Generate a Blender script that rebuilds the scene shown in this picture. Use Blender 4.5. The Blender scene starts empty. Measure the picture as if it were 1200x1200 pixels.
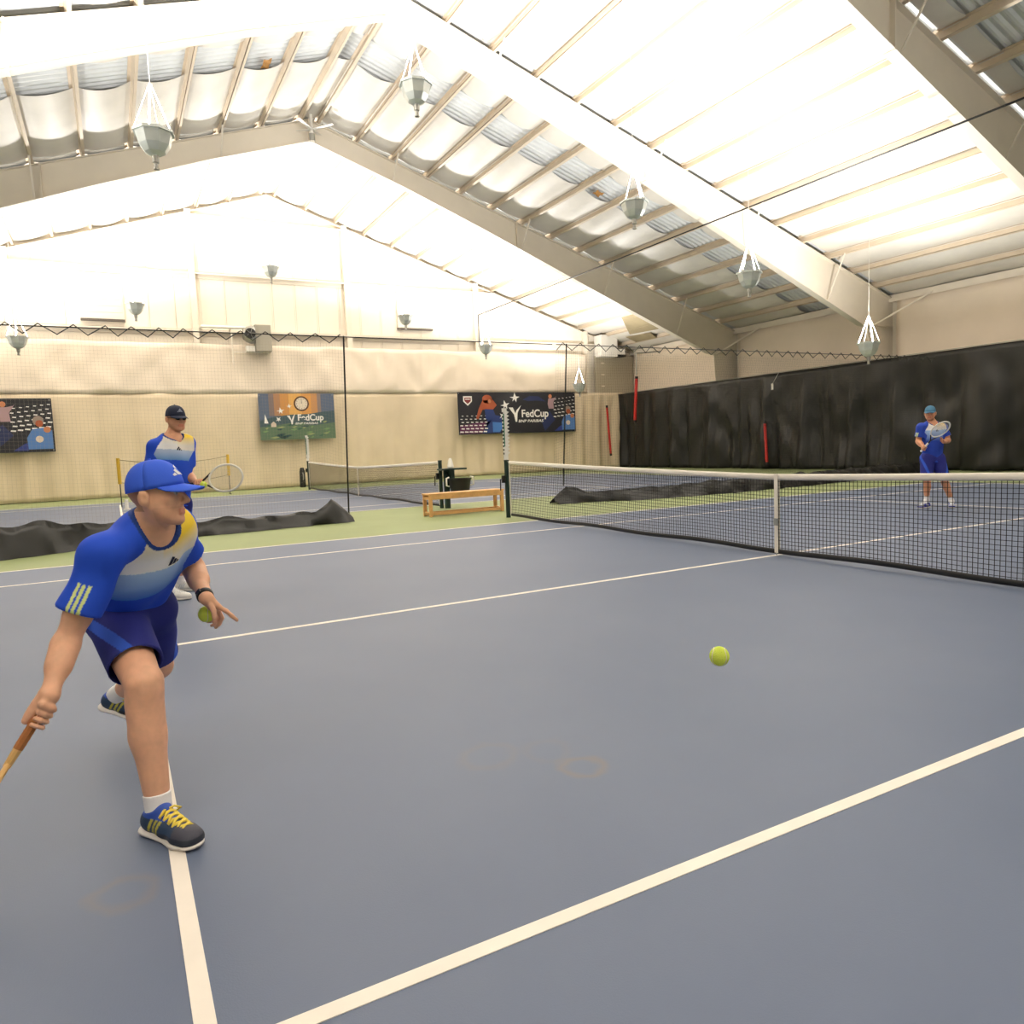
import bpy, math, random
import numpy as np
from mathutils import Vector, Matrix, noise
from mathutils.bvhtree import BVHTree

random.seed(7)
S = bpy.context.scene
COL = S.collection

# ------------------------------------------------------------------ camera
CAM = np.array([5.7827, -6.4887, 1.3466])
RT = np.array([[0.47724291, 0.87785686, -0.04008154],      # right
               [-0.05995421, 0.07803064, 0.99514658],      # up
               [-0.87672384, 0.47252360, -0.08987079]])    # forward
FPX = 858.878
cam_data = bpy.data.cameras.new('camera')
cam_data.sensor_fit = 'HORIZONTAL'
cam_data.sensor_width = 36.0
cam_data.lens = 36.0 * FPX / 1200.0
cam_data.clip_start = 0.05
cam_data.clip_end = 300
cam = bpy.data.objects.new('camera', cam_data)
COL.objects.link(cam)
cam.matrix_world = Matrix(((RT[0][0], RT[1][0], -RT[2][0], CAM[0]),
                           (RT[0][1], RT[1][1], -RT[2][1], CAM[1]),
                           (RT[0][2], RT[1][2], -RT[2][2], CAM[2]),
                           (0, 0, 0, 1)))
S.camera = cam

# ------------------------------------------------------------------ world, exposure
world = bpy.data.worlds.new('world')
S.world = world
world.use_nodes = True
bg = world.node_tree.nodes['Background']
bg.inputs[0].default_value = (0.9, 0.93, 1.0, 1)
bg.inputs[1].default_value = 0.02
S.view_settings.view_transform = 'Standard'
S.view_settings.look = 'None'
S.view_settings.gamma = 1.0
S.view_settings.use_curve_mapping = False
S.view_settings.exposure = 0.18
LAMP_W = 500.0                       # each hanging uplight
LAMP_COL = (1.0, 0.975, 0.94)


def ray(u, v):
    return RT.T @ np.array([(u - 600) / FPX, -(v - 600) / FPX, 1.0])


def onx(u, v, x):                     # the point on the plane x = const
    d = ray(u, v)
    return CAM + d * ((x - CAM[0]) / d[0])


def atd(u, v, dep):                   # the point at a distance along the view axis
    return CAM + ray(u, v) * dep


# ------------------------------------------------------------------ materials
def srgb(r, g, b):
    f = lambda c: (c / 255 / 12.92) if c / 255 <= 0.04045 else ((c / 255 + 0.055) / 1.055) ** 2.4
    return (f(r), f(g), f(b), 1.0)


MATS = {}


def mat(name, col, rough=0.7, metal=0.0, spec=0.5, var=0.0, vscale=3.0, bump=0.0, bscale=40.0, attr=False, trans=0.0):
    if name in MATS:
        return MATS[name]
    m = bpy.data.materials.new(name)
    m.use_nodes = True
    nt = m.node_tree
    b = nt.nodes['Principled BSDF']
    b.inputs['Roughness'].default_value = rough
    b.inputs['Metallic'].default_value = metal
    b.inputs['Specular IOR Level'].default_value = spec
    b.inputs['Base Color'].default_value = col
    src = None
    if attr:
        a = nt.nodes.new('ShaderNodeAttribute')
        a.attribute_name = 'Col'
        src = a.outputs['Color']
    tc = nt.nodes.new('ShaderNodeTexCoord')
    if var > 0:
        nz = nt.nodes.new('ShaderNodeTexNoise')
        nz.inputs['Scale'].default_value = vscale
        nz.inputs['Detail'].default_value = 5
        nt.links.new(tc.outputs['Object'], nz.inputs['Vector'])
        mr = nt.nodes.new('ShaderNodeMapRange')
        mr.inputs['From Min'].default_value = 0.3
        mr.inputs['From Max'].default_value = 0.7
        mr.inputs['To Min'].default_value = 1 - var
        mr.inputs['To Max'].default_value = 1 + var
        nt.links.new(nz.outputs['Fac'], mr.inputs['Value'])
        mx = nt.nodes.new('ShaderNodeMix')
        mx.data_type = 'RGBA'
        mx.blend_type = 'MULTIPLY'
        mx.inputs[0].default_value = 1
        if src is not None:
            nt.links.new(src, mx.inputs[6])
        else:
            mx.inputs[6].default_value = col
        nt.links.new(mr.outputs['Result'], mx.inputs[7])
        src = mx.outputs[2]
    if src is not None:
        nt.links.new(src, b.inputs['Base Color'])
    if bump > 0:
        nb = nt.nodes.new('ShaderNodeTexNoise')
        nb.inputs['Scale'].default_value = bscale
        nb.inputs['Detail'].default_value = 4
        nt.links.new(tc.outputs['Object'], nb.inputs['Vector'])
        bp = nt.nodes.new('ShaderNodeBump')
        bp.inputs['Strength'].default_value = bump
        bp.inputs['Distance'].default_value = 0.02
        nt.links.new(nb.outputs['Fac'], bp.inputs['Height'])
        nt.links.new(bp.outputs['Normal'], b.inputs['Normal'])
    MATS[name] = m
    return m


def court_material():
    m = bpy.data.materials.new('blue_court_paint')
    m.use_nodes = True
    nt = m.node_tree
    N, L = nt.nodes, nt.links
    b = N['Principled BSDF']
    b.inputs['Roughness'].default_value = 0.46
    b.inputs['Specular IOR Level'].default_value = 0.5
    tc = N.new('ShaderNodeTexCoord')
    n1 = N.new('ShaderNodeTexNoise'); n1.inputs['Scale'].default_value = 0.8; n1.inputs['Detail'].default_value = 6
    L.new(tc.outputs['Object'], n1.inputs['Vector'])
    r1 = N.new('ShaderNodeValToRGB')
    r1.color_ramp.elements[0].position = 0.3; r1.color_ramp.elements[0].color = (0.110, 0.144, 0.232, 1)
    r1.color_ramp.elements[1].position = 0.72; r1.color_ramp.elements[1].color = (0.132, 0.166, 0.254, 1)
    L.new(n1.outputs['Fac'], r1.inputs['Fac'])
    cur = r1.outputs['Color']
    # pale scuffs
    n2 = N.new('ShaderNodeTexNoise'); n2.inputs['Scale'].default_value = 9; n2.inputs['Detail'].default_value = 8
    n2.inputs['Roughness'].default_value = 0.7
    L.new(tc.outputs['Object'], n2.inputs['Vector'])
    s2 = N.new('ShaderNodeMapRange'); s2.inputs['From Min'].default_value = 0.68; s2.inputs['From Max'].default_value = 0.8
    s2.inputs['To Max'].default_value = 0.35
    L.new(n2.outputs['Fac'], s2.inputs['Value'])
    mx = N.new('ShaderNodeMix'); mx.data_type = 'RGBA'
    L.new(s2.outputs['Result'], mx.inputs[0]); L.new(cur, mx.inputs[6]); mx.inputs[7].default_value = (0.25, 0.26, 0.28, 1)
    cur = mx.outputs[2]
    # dried water rings
    wob = N.new('ShaderNodeTexNoise'); wob.inputs['Scale'].default_value = 7
    L.new(tc.outputs['Object'], wob.inputs['Vector'])
    for (px, py), rad, amt in STAINS:
        vd = N.new('ShaderNodeVectorMath'); vd.operation = 'DISTANCE'
        L.new(tc.outputs['Object'], vd.inputs[0]); vd.inputs[1].default_value = (px, py, 0)
        ad = N.new('ShaderNodeMath'); ad.operation = 'MULTIPLY_ADD'
        L.new(wob.outputs['Fac'], ad.inputs[0]); ad.inputs[1].default_value = 0.10; L.new(vd.outputs['Value'], ad.inputs[2])
        sb = N.new('ShaderNodeMath'); sb.operation = 'SUBTRACT'; L.new(ad.outputs[0], sb.inputs[0]); sb.inputs[1].default_value = rad + 0.05
        ab = N.new('ShaderNodeMath'); ab.operation = 'ABSOLUTE'; L.new(sb.outputs[0], ab.inputs[0])
        mr = N.new('ShaderNodeMapRange'); mr.inputs['From Max'].default_value = 0.035
        mr.inputs['To Min'].default_value = amt; mr.inputs['To Max'].default_value = 0
        L.new(ab.outputs[0], mr.inputs['Value'])
        mm = N.new('ShaderNodeMix'); mm.data_type = 'RGBA'
        L.new(mr.outputs['Result'], mm.inputs[0]); L.new(cur, mm.inputs[6]); mm.inputs[7].default_value = (0.22, 0.165, 0.10, 1)
        cur = mm.outputs[2]
    L.new(cur, b.inputs['Base Color'])
    nb = N.new('ShaderNodeTexNoise'); nb.inputs['Scale'].default_value = 220
    L.new(tc.outputs['Object'], nb.inputs['Vector'])
    bp = N.new('ShaderNodeBump'); bp.inputs['Strength'].default_value = 0.12; bp.inputs['Distance'].default_value = 0.004
    L.new(nb.outputs['Fac'], bp.inputs['Height']); L.new(bp.outputs['Normal'], b.inputs['Normal'])
    return m


def onz(u, v, z=0.0):
    d = ray(u, v)
    return CAM + d * ((z - CAM[2]) / d[2])


STAINS = [((onz(684, 899)[0], onz(684, 899)[1]), 0.085, 0.42), ((onz(573, 887)[0], onz(573, 887)[1]), 0.12, 0.18),
          ((onz(146, 1047)[0], onz(146, 1047)[1]), 0.085, 0.28), ((onz(640, 880)[0], onz(640, 880)[1]), 0.1, 0.12)]

# ------------------------------------------------------------------ mesh helpers


class MB:
    def __init__(s):
        s.v = []
        s.f = []

    def add(s, vs, fs):
        o = len(s.v)
        s.v += [tuple(float(c) for c in p) for p in vs]
        s.f += [tuple(i + o for i in f) for f in fs]
        return s

    def box(s, x0, y0, z0, x1, y1, z1):
        return s.add([(x0, y0, z0), (x1, y0, z0), (x1, y1, z0), (x0, y1, z0), (x0, y0, z1), (x1, y0, z1), (x1, y1, z1), (x0, y1, z1)],
                     [(0, 3, 2, 1), (4, 5, 6, 7), (0, 1, 5, 4), (1, 2, 6, 5), (2, 3, 7, 6), (3, 0, 4, 7)])

    def bar(s, a, b, w, h, up=(0, 0, 1)):
        a = np.array(a, float); b = np.array(b, float)
        d = b - a; d /= np.linalg.norm(d)
        up = np.array(up, float)
        if abs(d @ up) > 0.98:
            up = np.array([1.0, 0, 0])
        r = np.cross(d, up); r /= np.linalg.norm(r)
        u = np.cross(r, d)
        P = []
        for c in (a, b):
            for (i, j) in ((-1, -1), (1, -1), (1, 1), (-1, 1)):
                P.append(c + r * i * w / 2 + u * j * h / 2)
        return s.add(P, [(0, 1, 2, 3), (7, 6, 5, 4), (0, 4, 5, 1), (1, 5, 6, 2), (2, 6, 7, 3), (3, 7, 4, 0)])

    def tube(s, path, r, n=6, closed=False, caps=True):
        P = [np.array(p, float) for p in path]
        m = len(P)
        rs = r if hasattr(r, '__len__') else [r] * m
        vs = []
        prev = None
        for i in range(m):
            if closed:
                d = P[(i + 1) % m] - P[i - 1]
            else:
                d = P[min(i + 1, m - 1)] - P[max(i - 1, 0)]
            d = d / (np.linalg.norm(d) + 1e-12)
            if prev is None:
                up = np.array([0, 0, 1.0]) if abs(d[2]) < 0.9 else np.array([1.0, 0, 0])
            else:
                up = prev
            a = np.cross(d, up); a /= np.linalg.norm(a)
            b = np.cross(a, d)
            prev = b
            for k in range(n):
                t = 2 * math.pi * k / n
                vs.append(P[i] + rs[i] * (math.cos(t) * a + math.sin(t) * b))
        fs = []
        for i in range(m if closed else m - 1):
            j = (i + 1) % m
            for k in range(n):
                k2 = (k + 1) % n
                fs.append((i * n + k, i * n + k2, j * n + k2, j * n + k))
        if caps and not closed:
            fs.append(tuple(range(n))[::-1])
            fs.append(tuple((m - 1) * n + k for k in range(n)))
        return s.add(vs, fs)

    def lathe(s, prof, n=16, c=(0, 0, 0), ang0=0.0):
        vs = []
        for (r, z) in prof:
            for k in range(n):
                t = ang0 + 2 * math.pi * k / n
                vs.append((c[0] + r * math.cos(t), c[1] + r * math.sin(t), c[2] + z))
        fs = []
        for i in range(len(prof) - 1):
            for k in range(n):
                k2 = (k + 1) % n
                fs.append((i * n + k, i * n + k2, (i + 1) * n + k2, (i + 1) * n + k))
        return s.add(vs, fs)

    def prism(s, pts, off):
        """pts: 3-D polygon, extruded by the vector off"""
        n = len(pts)
        a = [np.array(p, float) for p in pts]
        b = [p + np.array(off, float) for p in a]
        fs = [tuple(range(n))[::-1], tuple(range(n, 2 * n))]
        for i in range(n):
            j = (i + 1) % n
            fs.append((i, j, n + j, n + i))
        return s.add(a + b, fs)

    def grid(s, fn, nu, nv):
        vs = [fn(i / nu, j / nv) for i in range(nu + 1) for j in range(nv + 1)]
        fs = [(i * (nv + 1) + j, (i + 1) * (nv + 1) + j, (i + 1) * (nv + 1) + j + 1, i * (nv + 1) + j + 1) for i in range(nu) for j in range(nv)]
        return s.add(vs, fs)


def link(name, me, m, parent=None, smooth=False):
    if m is not None:
        me.materials.append(m)
    if smooth:
        me.polygons.foreach_set('use_smooth', [True] * len(me.polygons))
    o = bpy.data.objects.new(name, me)
    COL.objects.link(o)
    if parent is not None:
        o.parent = parent
        o.matrix_parent_inverse = Matrix.Translation(-Vector(wloc(parent)))
    return o


WL = {}


def wloc(o):
    return WL.get(o, (0, 0, 0))


def obj(name, mb, m, parent=None, smooth=False, auto=False):
    me = bpy.data.meshes.new(name)
    me.from_pydata(mb.v, [], mb.f)
    me.validate()
    me.update()
    o = link(name, me, m, parent, smooth or auto)
    if auto:
        me.set_sharp_from_angle(angle=math.radians(35))
    return o


def tag(o, label=None, cat=None, group=None, kind=None):
    if label: o['label'] = label
    if cat: o['category'] = cat
    if group: o['group'] = group
    if kind: o['kind'] = kind
    return o


def empty(name, loc=(0, 0, 0), parent=None):
    o = bpy.data.objects.new(name, None)
    COL.objects.link(o)
    o.location = loc
    WL[o] = tuple(float(c) for c in loc)
    if parent is not None:
        o.parent = parent
        o.matrix_parent_inverse = Matrix.Translation(-Vector(wloc(parent)))
    o.empty_display_size = 0.1
    return o


def thing(name, label, cat, loc=(0, 0, 0), group=None):
    return tag(empty(name, loc), label, cat, group)


def bevel(o, w=0.005, n=2):
    md = o.modifiers.new('bevel', 'BEVEL')
    md.width = w
    md.segments = n
    md.limit_method = 'ANGLE'
    return o


# ------------------------------------------------------------------ base materials
M_CREAM = mat('cream_steel', srgb(236, 226, 210), 0.55, var=0.03, vscale=1.5)
M_SIDING = mat('cream_siding', srgb(240, 231, 216), 0.6, var=0.03, vscale=0.7)
M_FABL = mat('cream_curtain_low', srgb(222, 205, 177), 0.85, var=0.05, vscale=0.9, bump=0.15, bscale=5)
M_FABU = mat('cream_curtain_up', srgb(237, 223, 205), 0.85, var=0.04, vscale=0.8, bump=0.15, bscale=4)
M_BLACKC = mat('black_curtain', srgb(27, 27, 25), 0.42, spec=0.45, var=0.12, vscale=0.8, bump=0.2, bscale=3)
M_INS = mat('insulation', srgb(222, 216, 206), 0.5, var=0.06, vscale=1.2, bump=0.35, bscale=2.5)
M_DECK = mat('roof_deck', srgb(214, 216, 216), 0.45, metal=0.0, var=0.05)
M_GREEN = mat('green_court_paint', srgb(140, 151, 104), 0.6, var=0.06, vscale=1.0)
M_LINE = mat('white_line_paint', srgb(240, 232, 222), 0.55, var=0.04, vscale=6)
M_WHITE = mat('white_plastic', srgb(238, 234, 226), 0.5)
M_BLACK = mat('black_plastic', srgb(26, 26, 28), 0.45)
M_DGREEN = mat('dark_green_paint', srgb(26, 48, 44), 0.4)
M_STEEL = mat('grey_metal', srgb(165, 165, 160), 0.35, metal=0.7)
M_LAMP = mat('lamp_metal', srgb(206, 212, 210), 0.3, metal=0.2, var=0.06, vscale=6)
M_WOOD = mat('bench_wood', srgb(224, 172, 112), 0.45, var=0.12, vscale=9)
M_RED = mat('red_tube', srgb(196, 44, 40), 0.4)
M_YEL = mat('yellow_band', srgb(222, 180, 50), 0.55)
M_NETB = mat('net_cord', srgb(30, 30, 30), 0.8)
M_NETW = mat('divider_cord', srgb(150, 142, 126), 0.8)
M_TAPE = mat('net_tape', srgb(236, 228, 216), 0.75, var=0.03)
M_BALL = mat('ball_felt', srgb(222, 240, 92), 0.95, bump=0.5, bscale=300)
M_STAIN = mat('water_stain', srgb(150, 136, 106), 0.8, var=0.12, vscale=2)

XB = [-25.8, -18.4, -11.0, -3.6, 3.8, 11.2, 18.6]       # frames, the end walls at both ends
Y0 = -0.22                                              # ridge
EAVE = 18.4
ZT = lambda y: 11.87 - 0.322 * abs(y - Y0)              # top of the frames, underside of the purlins
PUR = [0.26] + [1.48 + 1.22 * k for k in range(14)]     # purlins, measured from the ridge

# ------------------------------------------------------------------ floor, courts, lines
m = MB(); m.box(XB[0] - 0.2, Y0 - EAVE - 0.2, -0.2, XB[-1] + 0.2, Y0 + EAVE + 0.2, 0)
floor = tag(obj('floor', m, M_GREEN), 'green painted indoor court floor with blue tennis courts', kind='structure')
M_COURT = court_material()
for cx in (0.0, -16.0, 16.0):
    m = MB(); m.box(cx - 5.485, -11.885, 0, cx + 5.485, 11.885, 0.003)
    if cx == 16.0:
        m = MB(); m.box(cx - 5.485, -11.885, 0, XB[-1], 11.885, 0.003)
    obj('court_surface', m, M_COURT, floor)
    w = 0.05

    def ln(x0, y0, x1, y1):
        if x0 >= XB[-1]:
            return
        m = MB(); m.box(x0, y0, 0.003, min(x1, XB[-1]), y1, 0.0055)
        obj('court_line', m, M_LINE, floor)
    for sx in (-1, 1):
        e = cx + sx * 5.485
        ln(min(e, e - sx * w), -11.885, max(e, e - sx * w), 11.885)
        e = cx + sx * 4.115
        ln(min(e, e - sx * w), -11.785, max(e, e - sx * w), 11.785)
        ln(cx - 5.435, sx * 11.885 - (0.1 if sx > 0 else 0), cx + 5.435, sx * 11.885 + (0 if sx > 0 else 0.1))
        ln(cx - 4.065, sx * 6.4 - w / 2, cx + 4.065, sx * 6.4 + w / 2)
    ln(cx - w / 2, -6.375, cx + w / 2, 6.375)

# ------------------------------------------------------------------ roof
m = MB()
xs = np.arange(XB[0] - 0.2, XB[-1] + 0.2, 0.0525)
for sg in (-1, 1):
    rows = []
    for yy in (0.0, EAVE + 0.1):
        rows.append([(x, Y0 + sg * yy, 12.11 - 0.322 * yy + (0.02 if (i // 2) % 2 else -0.02)) for i, x in enumerate(xs)])
    n = len(xs)
    m.add(rows[0] + rows[1], [(i, i + 1, n + i + 1, n + i) for i in range(n - 1)])
ceiling = tag(obj('ceiling', m, M_DECK), 'gabled corrugated metal roof with purlins and hung insulation', kind='structure')

purlin_me = None
for b in range(6):
    x0, x1 = XB[b], XB[b + 1]
    for sg in (-1, 1):
        for d in PUR:
            y = Y0 + sg * d
            if purlin_me is None:
                m = MB()
                L_ = 7.4
                m.box(0, -0.008, 0, L_, 0.008, 0.2)
                m.box(0, -0.008, 0, L_, 0.075, 0.012)
                m.box(0, -0.075, 0.188, L_, 0.008, 0.2)
                purlin_me = bpy.data.meshes.new('purlin')
                purlin_me.from_pydata(m.v, [], m.f)
                purlin_me.materials.append(mat('tan_purlin', srgb(214, 197, 174), 0.55, var=0.04))
            o = bpy.data.objects.new('purlin', purlin_me)
            COL.objects.link(o)
            o.parent = ceiling
            o.location = (x0, y, ZT(y))
            o.rotation_euler = (sg * -0.31, 0, 0)
# insulation panels that sag between the purlins; open strips show the corrugated deck
OPEN = {1: (-14.45, -13.1), 3: (-2.95, -1.2), 5: (13.5, 14.9)}
cache = {}
for b in range(6):
    x0, x1 = XB[b] + 0.14, XB[b + 1] - 0.2
    spans = [(x0, x1)]
    if b in OPEN:
        spans = [(x0, OPEN[b][0]), (OPEN[b][1], x1)]
    for sg in (-1, 1):
        for k in range(len(PUR)):
            a = PUR[k] + 0.02
            c = (PUR[k + 1] if k + 1 < len(PUR) else EAVE) - 0.02
            for (sa, sb) in spans:
                v = (k * 7 + b * 3 + (sg > 0)) % 3
                e0_, e1_ = (sa == x0), (sb == x1)
                key = (round(sb - sa, 3), round(c - a, 3), sg, v, e0_, e1_)
                if key not in cache:
                    L_ = sb - sa
                    W = c - a
                    nx = max(3, int(L_ / 0.45))

                    def fn(s, t, L_=L_, W=W, sg=sg, v=v, e0_=e0_, e1_=e1_):
                        sag = 0.115 * (1 - (2 * t - 1) ** 2) * (1 + 0.25 * math.sin(s * L_ * 1.7 + v * 2) + 0.12 * math.sin(s * L_ * 5.1 + v))
                        sc = 0.10 * (1 - (2 * t - 1) ** 2)        # scalloped ends
                        x = s * L_ + (sc if s == 0 and e0_ else 0) - (sc if s == 1 and e1_ else 0)
                        return (x, sg * t * W, 0.17 - sag - 0.322 * t * W)
                    m = MB(); m.grid(fn, nx, 6)
                    me = bpy.data.meshes.new('insulation_panel')
                    me.from_pydata(m.v, [], m.f)
                    me.materials.append(M_INS)
                    me.polygons.foreach_set('use_smooth', [True] * len(me.polygons))
                    cache[key] = me
                o = bpy.data.objects.new('insulation_panel', cache[key])
                COL.objects.link(o)
                o.parent = ceiling
                y = Y0 + sg * a
                o.location = (sa, y, ZT(y))
for b in range(6):                                        # flat strip along the ridge
    for (sa, sb) in ([(XB[b] + 0.14, OPEN[b][0]), (OPEN[b][1], XB[b + 1] - 0.2)] if b in OPEN else [(XB[b] + 0.14, XB[b + 1] - 0.2)]):
        m = MB(); m.grid(lambda s_, t_: (sa + (sb - sa) * s_, Y0 + 0.25 * (2 * t_ - 1), 11.95 - 0.05 * (1 - (2 * t_ - 1) ** 2)), 6, 4)
        obj('insulation_panel', m, M_INS, ceiling, smooth=True)
# torn and stained patches of the insulation
for (u, v, hx, hy) in ((701, 226, 0.16, 0.12), (312, 74, 0.26, 0.10)):
    d = ray(u, v); sg = 1 if u > 360 else -1
    t = (11.98 - 0.322 * sg * (CAM[1] - Y0) - CAM[2]) / (d[2] + 0.322 * sg * d[1])
    P = CAM + t * d
    m = MB(); m.grid(lambda s, t: (P[0] + (s - .5) * 2 * hx, P[1] + (t - .5) * 2 * hy, P[2] - 0.02 - 0.322 * sg * (t - .5) * 2 * hy + 0.02 * math.sin(9 * s + 5 * t)), 6, 4)
    obj('torn_insulation', m, mat('torn_batt', srgb(176, 128, 70), 0.9, var=0.2, vscale=12), ceiling)

# tapered rigid frames
BOT = [(0, 11.2), (3, 10.22), (6, 9.12), (11.5, 6.98), (16.7, 5.0)]


def frame(x):
    fr = empty('roof_frame', (x, Y0, 0), ceiling)
    for sg in (-1, 1):
        P = lambda d, z: (x, Y0 + sg * d, z)
        # rafter: web, bottom flange, top flange
        m = MB()
        poly = [(x - 0.008, Y0 + sg * d, z) for d, z in BOT] + [(x - 0.008, Y0 + sg * 17.15, 4.98), (x - 0.008, Y0 + sg * 17.15, 11.86 - 0.3225 * 17.15)] + [(x - 0.008, Y0, 11.86)]
        m.prism(poly, (0.016, 0, 0))
        for (a, b) in zip(BOT[:-1], BOT[1:]):
            m.bar(P(*a), P(*b), 0.25, 0.022)
        m.bar((x, Y0, 11.855), P(18.3, 5.955), 0.25, 0.02)
        obj('rafter', m, M_CREAM, fr)
        # column: tapered web and flanges
        m = MB()
        m.prism([(x - 0.008, Y0 + sg * 17.15, 4.98), (x - 0.008, Y0 + sg * 17.55, 0), (x - 0.008, Y0 + sg * 18.3, 0), (x - 0.008, Y0 + sg * 18.3, 5.95), (x - 0.008, Y0 + sg * 17.15, 6.32)], (0.016, 0, 0))
        m.bar(P(17.15, 4.98), P(17.55, 0.0), 0.25, 0.022)
        m.bar(P(16.7, 5.0), P(17.15, 4.98), 0.25, 0.022)
        m.bar(P(18.3, 5.95), P(18.3, 0), 0.25, 0.022)
        m.bar(P(17.15, 5.0), P(17.15, 6.28), 0.2, 0.02)
        m.bar(P(17.15, 5.0), P(18.3, 5.0), 0.25, 0.02)
        obj('column', m, M_CREAM, fr)
        # flange braces to the purlins
        for d in (PUR[2], PUR[6], PUR[9], PUR[12]):
            zb = np.interp(d, [q[0] for q in BOT], [q[1] for q in BOT])
            for sx in (-1, 1):
                m = MB(); m.bar((x + sx * 0.1, Y0 + sg * d, zb + 0.02), (x + sx * 0.75, Y0 + sg * d, ZT(Y0 + sg * d) + 0.02), 0.05, 0.02)
                obj('flange_brace', m, M_CREAM, fr)
        for sx in (-1, 1):
            m = MB(); m.bar((x + sx * 0.1, Y0 + sg * 17.1, 4.95), (x + sx * 1.6, Y0 + sg * 18.25, 5.95), 0.08, 0.05)
            obj('eave_brace', m, M_CREAM, fr)
        # splice plate at the bolted joint
        m = MB(); zb = np.interp(7.4, [q[0] for q in BOT], [q[1] for q in BOT]) - 0.02
        m.box(x - 0.126, Y0 + sg * 7.4 - 0.02, zb, x + 0.126, Y0 + sg * 7.4 + 0.02, ZT(Y0 + 7.4) + 0.01)
        obj('splice_plate', m, M_CREAM, fr)
    m = MB(); m.box(x - 0.126, Y0 - 0.025, 11.16, x + 0.126, Y0 + 0.025, 11.88)
    obj('ridge_plate', m, M_CREAM, fr)
    return fr


for x in XB[1:-1]:
    frame(x)
# eave struts
for sg in (-1, 1):
    for b in range(6):
        m = MB(); m.box(XB[b], Y0 + sg * 18.3 - 0.1, 5.85, XB[b + 1], Y0 + sg * 18.3 + 0.1, 6.08)
        obj('eave_strut', m, M_CREAM, ceiling)

# ------------------------------------------------------------------ walls
XW = XB[0]


def gable_wall(name, x, inward, fine):
    z_top = lambda y: 12.09 - 0.322 * abs(y - Y0)
    m = MB()
    m.prism([(x, Y0 - EAVE, 0), (x, Y0 + EAVE, 0), (x, Y0 + EAVE, z_top(Y0 + EAVE)), (x, Y0, 12.09), (x, Y0 - EAVE, z_top(Y0 - EAVE))], (-0.2 * inward, 0, 0))
    w = tag(obj(name, m, M_SIDING), kind='structure')
    if not fine:
        return w
    n = 40
    pw = 2 * EAVE / n
    for i in range(n):
        a = Y0 - EAVE + i * pw
        b = a + pw - 0.018
        m = MB()
        c = Y0 if a < Y0 < b else None
        top = [(b, z_top(b) - 0.01)] + ([(Y0, 12.08)] if c is not None else []) + [(a, z_top(a) - 0.01)]
        m.prism([(x, a, 5.4), (x, b, 5.4)] + [(x, y, z) for y, z in top], (0.025 * inward, 0, 0))
        m.prism([(x + 0.025 * inward, b - 0.05, 5.4), (x + 0.025 * inward, b, 5.4), (x + 0.025 * inward, b, z_top(b) - 0.01), (x + 0.025 * inward, b - 0.05, z_top(b - 0.05) - 0.01)], (0.02 * inward, 0, 0))
        obj('siding_panel', m, M_SIDING, w)
    # end columns and girts
    cols = [-15.3, -9.3, -3.25, 2.85, 8.95, 15.05]
    for y in cols:
        m = MB()
        zt = z_top(y) - 0.2
        m.box(x + 0.05 * inward, y - 0.11, 0, x + 0.3 * inward, y + 0.11, 0.0)
        m = MB(); m.box(min(x + 0.05, x + 0.26), y - 0.11, 0.0, max(x + 0.05, x + 0.26), y + 0.11, zt)
        obj('column', m, M_CREAM, w)
    ys = [Y0 - EAVE] + cols + [Y0 + EAVE]
    for z in (6.35, 8.55, 10.75):
        for a, b in zip(ys[:-1], ys[1:]):
            a, b = a + 0.12, b - 0.12
            half = (12.09 - 0.25 - z) / 0.322
            a, b = max(a, Y0 - half), min(b, Y0 + half)
            if b - a < 0.3:
                continue
            m = MB(); m.box(x + 0.05, a, z, x + 0.25, b, z + 0.012); m.box(x + 0.235, a, z - 0.06, x + 0.25, b, z + 0.012)
            m.box(x + 0.05, a, z - 0.2, x + 0.07, b, z)
            obj('girt', m, M_CREAM, w)
    # end rafter
    for sg in (-1, 1):
        m = MB()
        m.bar((x + 0.13, Y0, 11.8), (x + 0.13, Y0 + sg * 18.3, 11.8 - 0.322 * 18.3), 0.22, 0.02)
        m.bar((x + 0.05, Y0, 11.9), (x + 0.05, Y0 + sg * 18.3, 11.9 - 0.322 * 18.3), 0.02, 0.2)
        obj('end_rafter', m, M_CREAM, w)
    return w


wall_end = tag(gable_wall('wall_end', XW, 1, True), 'cream metal gable end wall with columns and girts')
wall_near = gable_wall('wall_near', XB[-1], -1, False)
for nm, sg in (('wall_left', -1), ('wall_right', 1)):
    m = MB(); y = Y0 + sg * (EAVE + 0.02)
    m.box(XB[0], min(y, y + sg * 0.15), 0, XB[-1], max(y, y + sg * 0.15), 6.15)
    tag(obj(nm, m, M_SIDING), kind='structure')


def folds(y, z, seed, amp, wl, zt, swag=0.0):
    """outward offset of a hung sheet"""
    t = (zt - z) / max(zt, 0.1)
    n1 = noise.noise(Vector((y / wl, z * 0.12 + 0.25 * t, seed)))
    n2 = noise.noise(Vector((y / (wl * 0.32), z * 0.16, seed + 7.3)))
    n3 = noise.noise(Vector((y * 1.3 + z * 0.7, z * 0.5 - y * 0.15, seed + 3.1))) + 0.6 * noise.noise(Vector((y * 1.1 - z * 1.2, z * 0.4, seed + 5.7)))
    return amp * (0.5 + 0.5 * t) * (n1 + 0.7 * n2) + swag * n3

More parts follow.
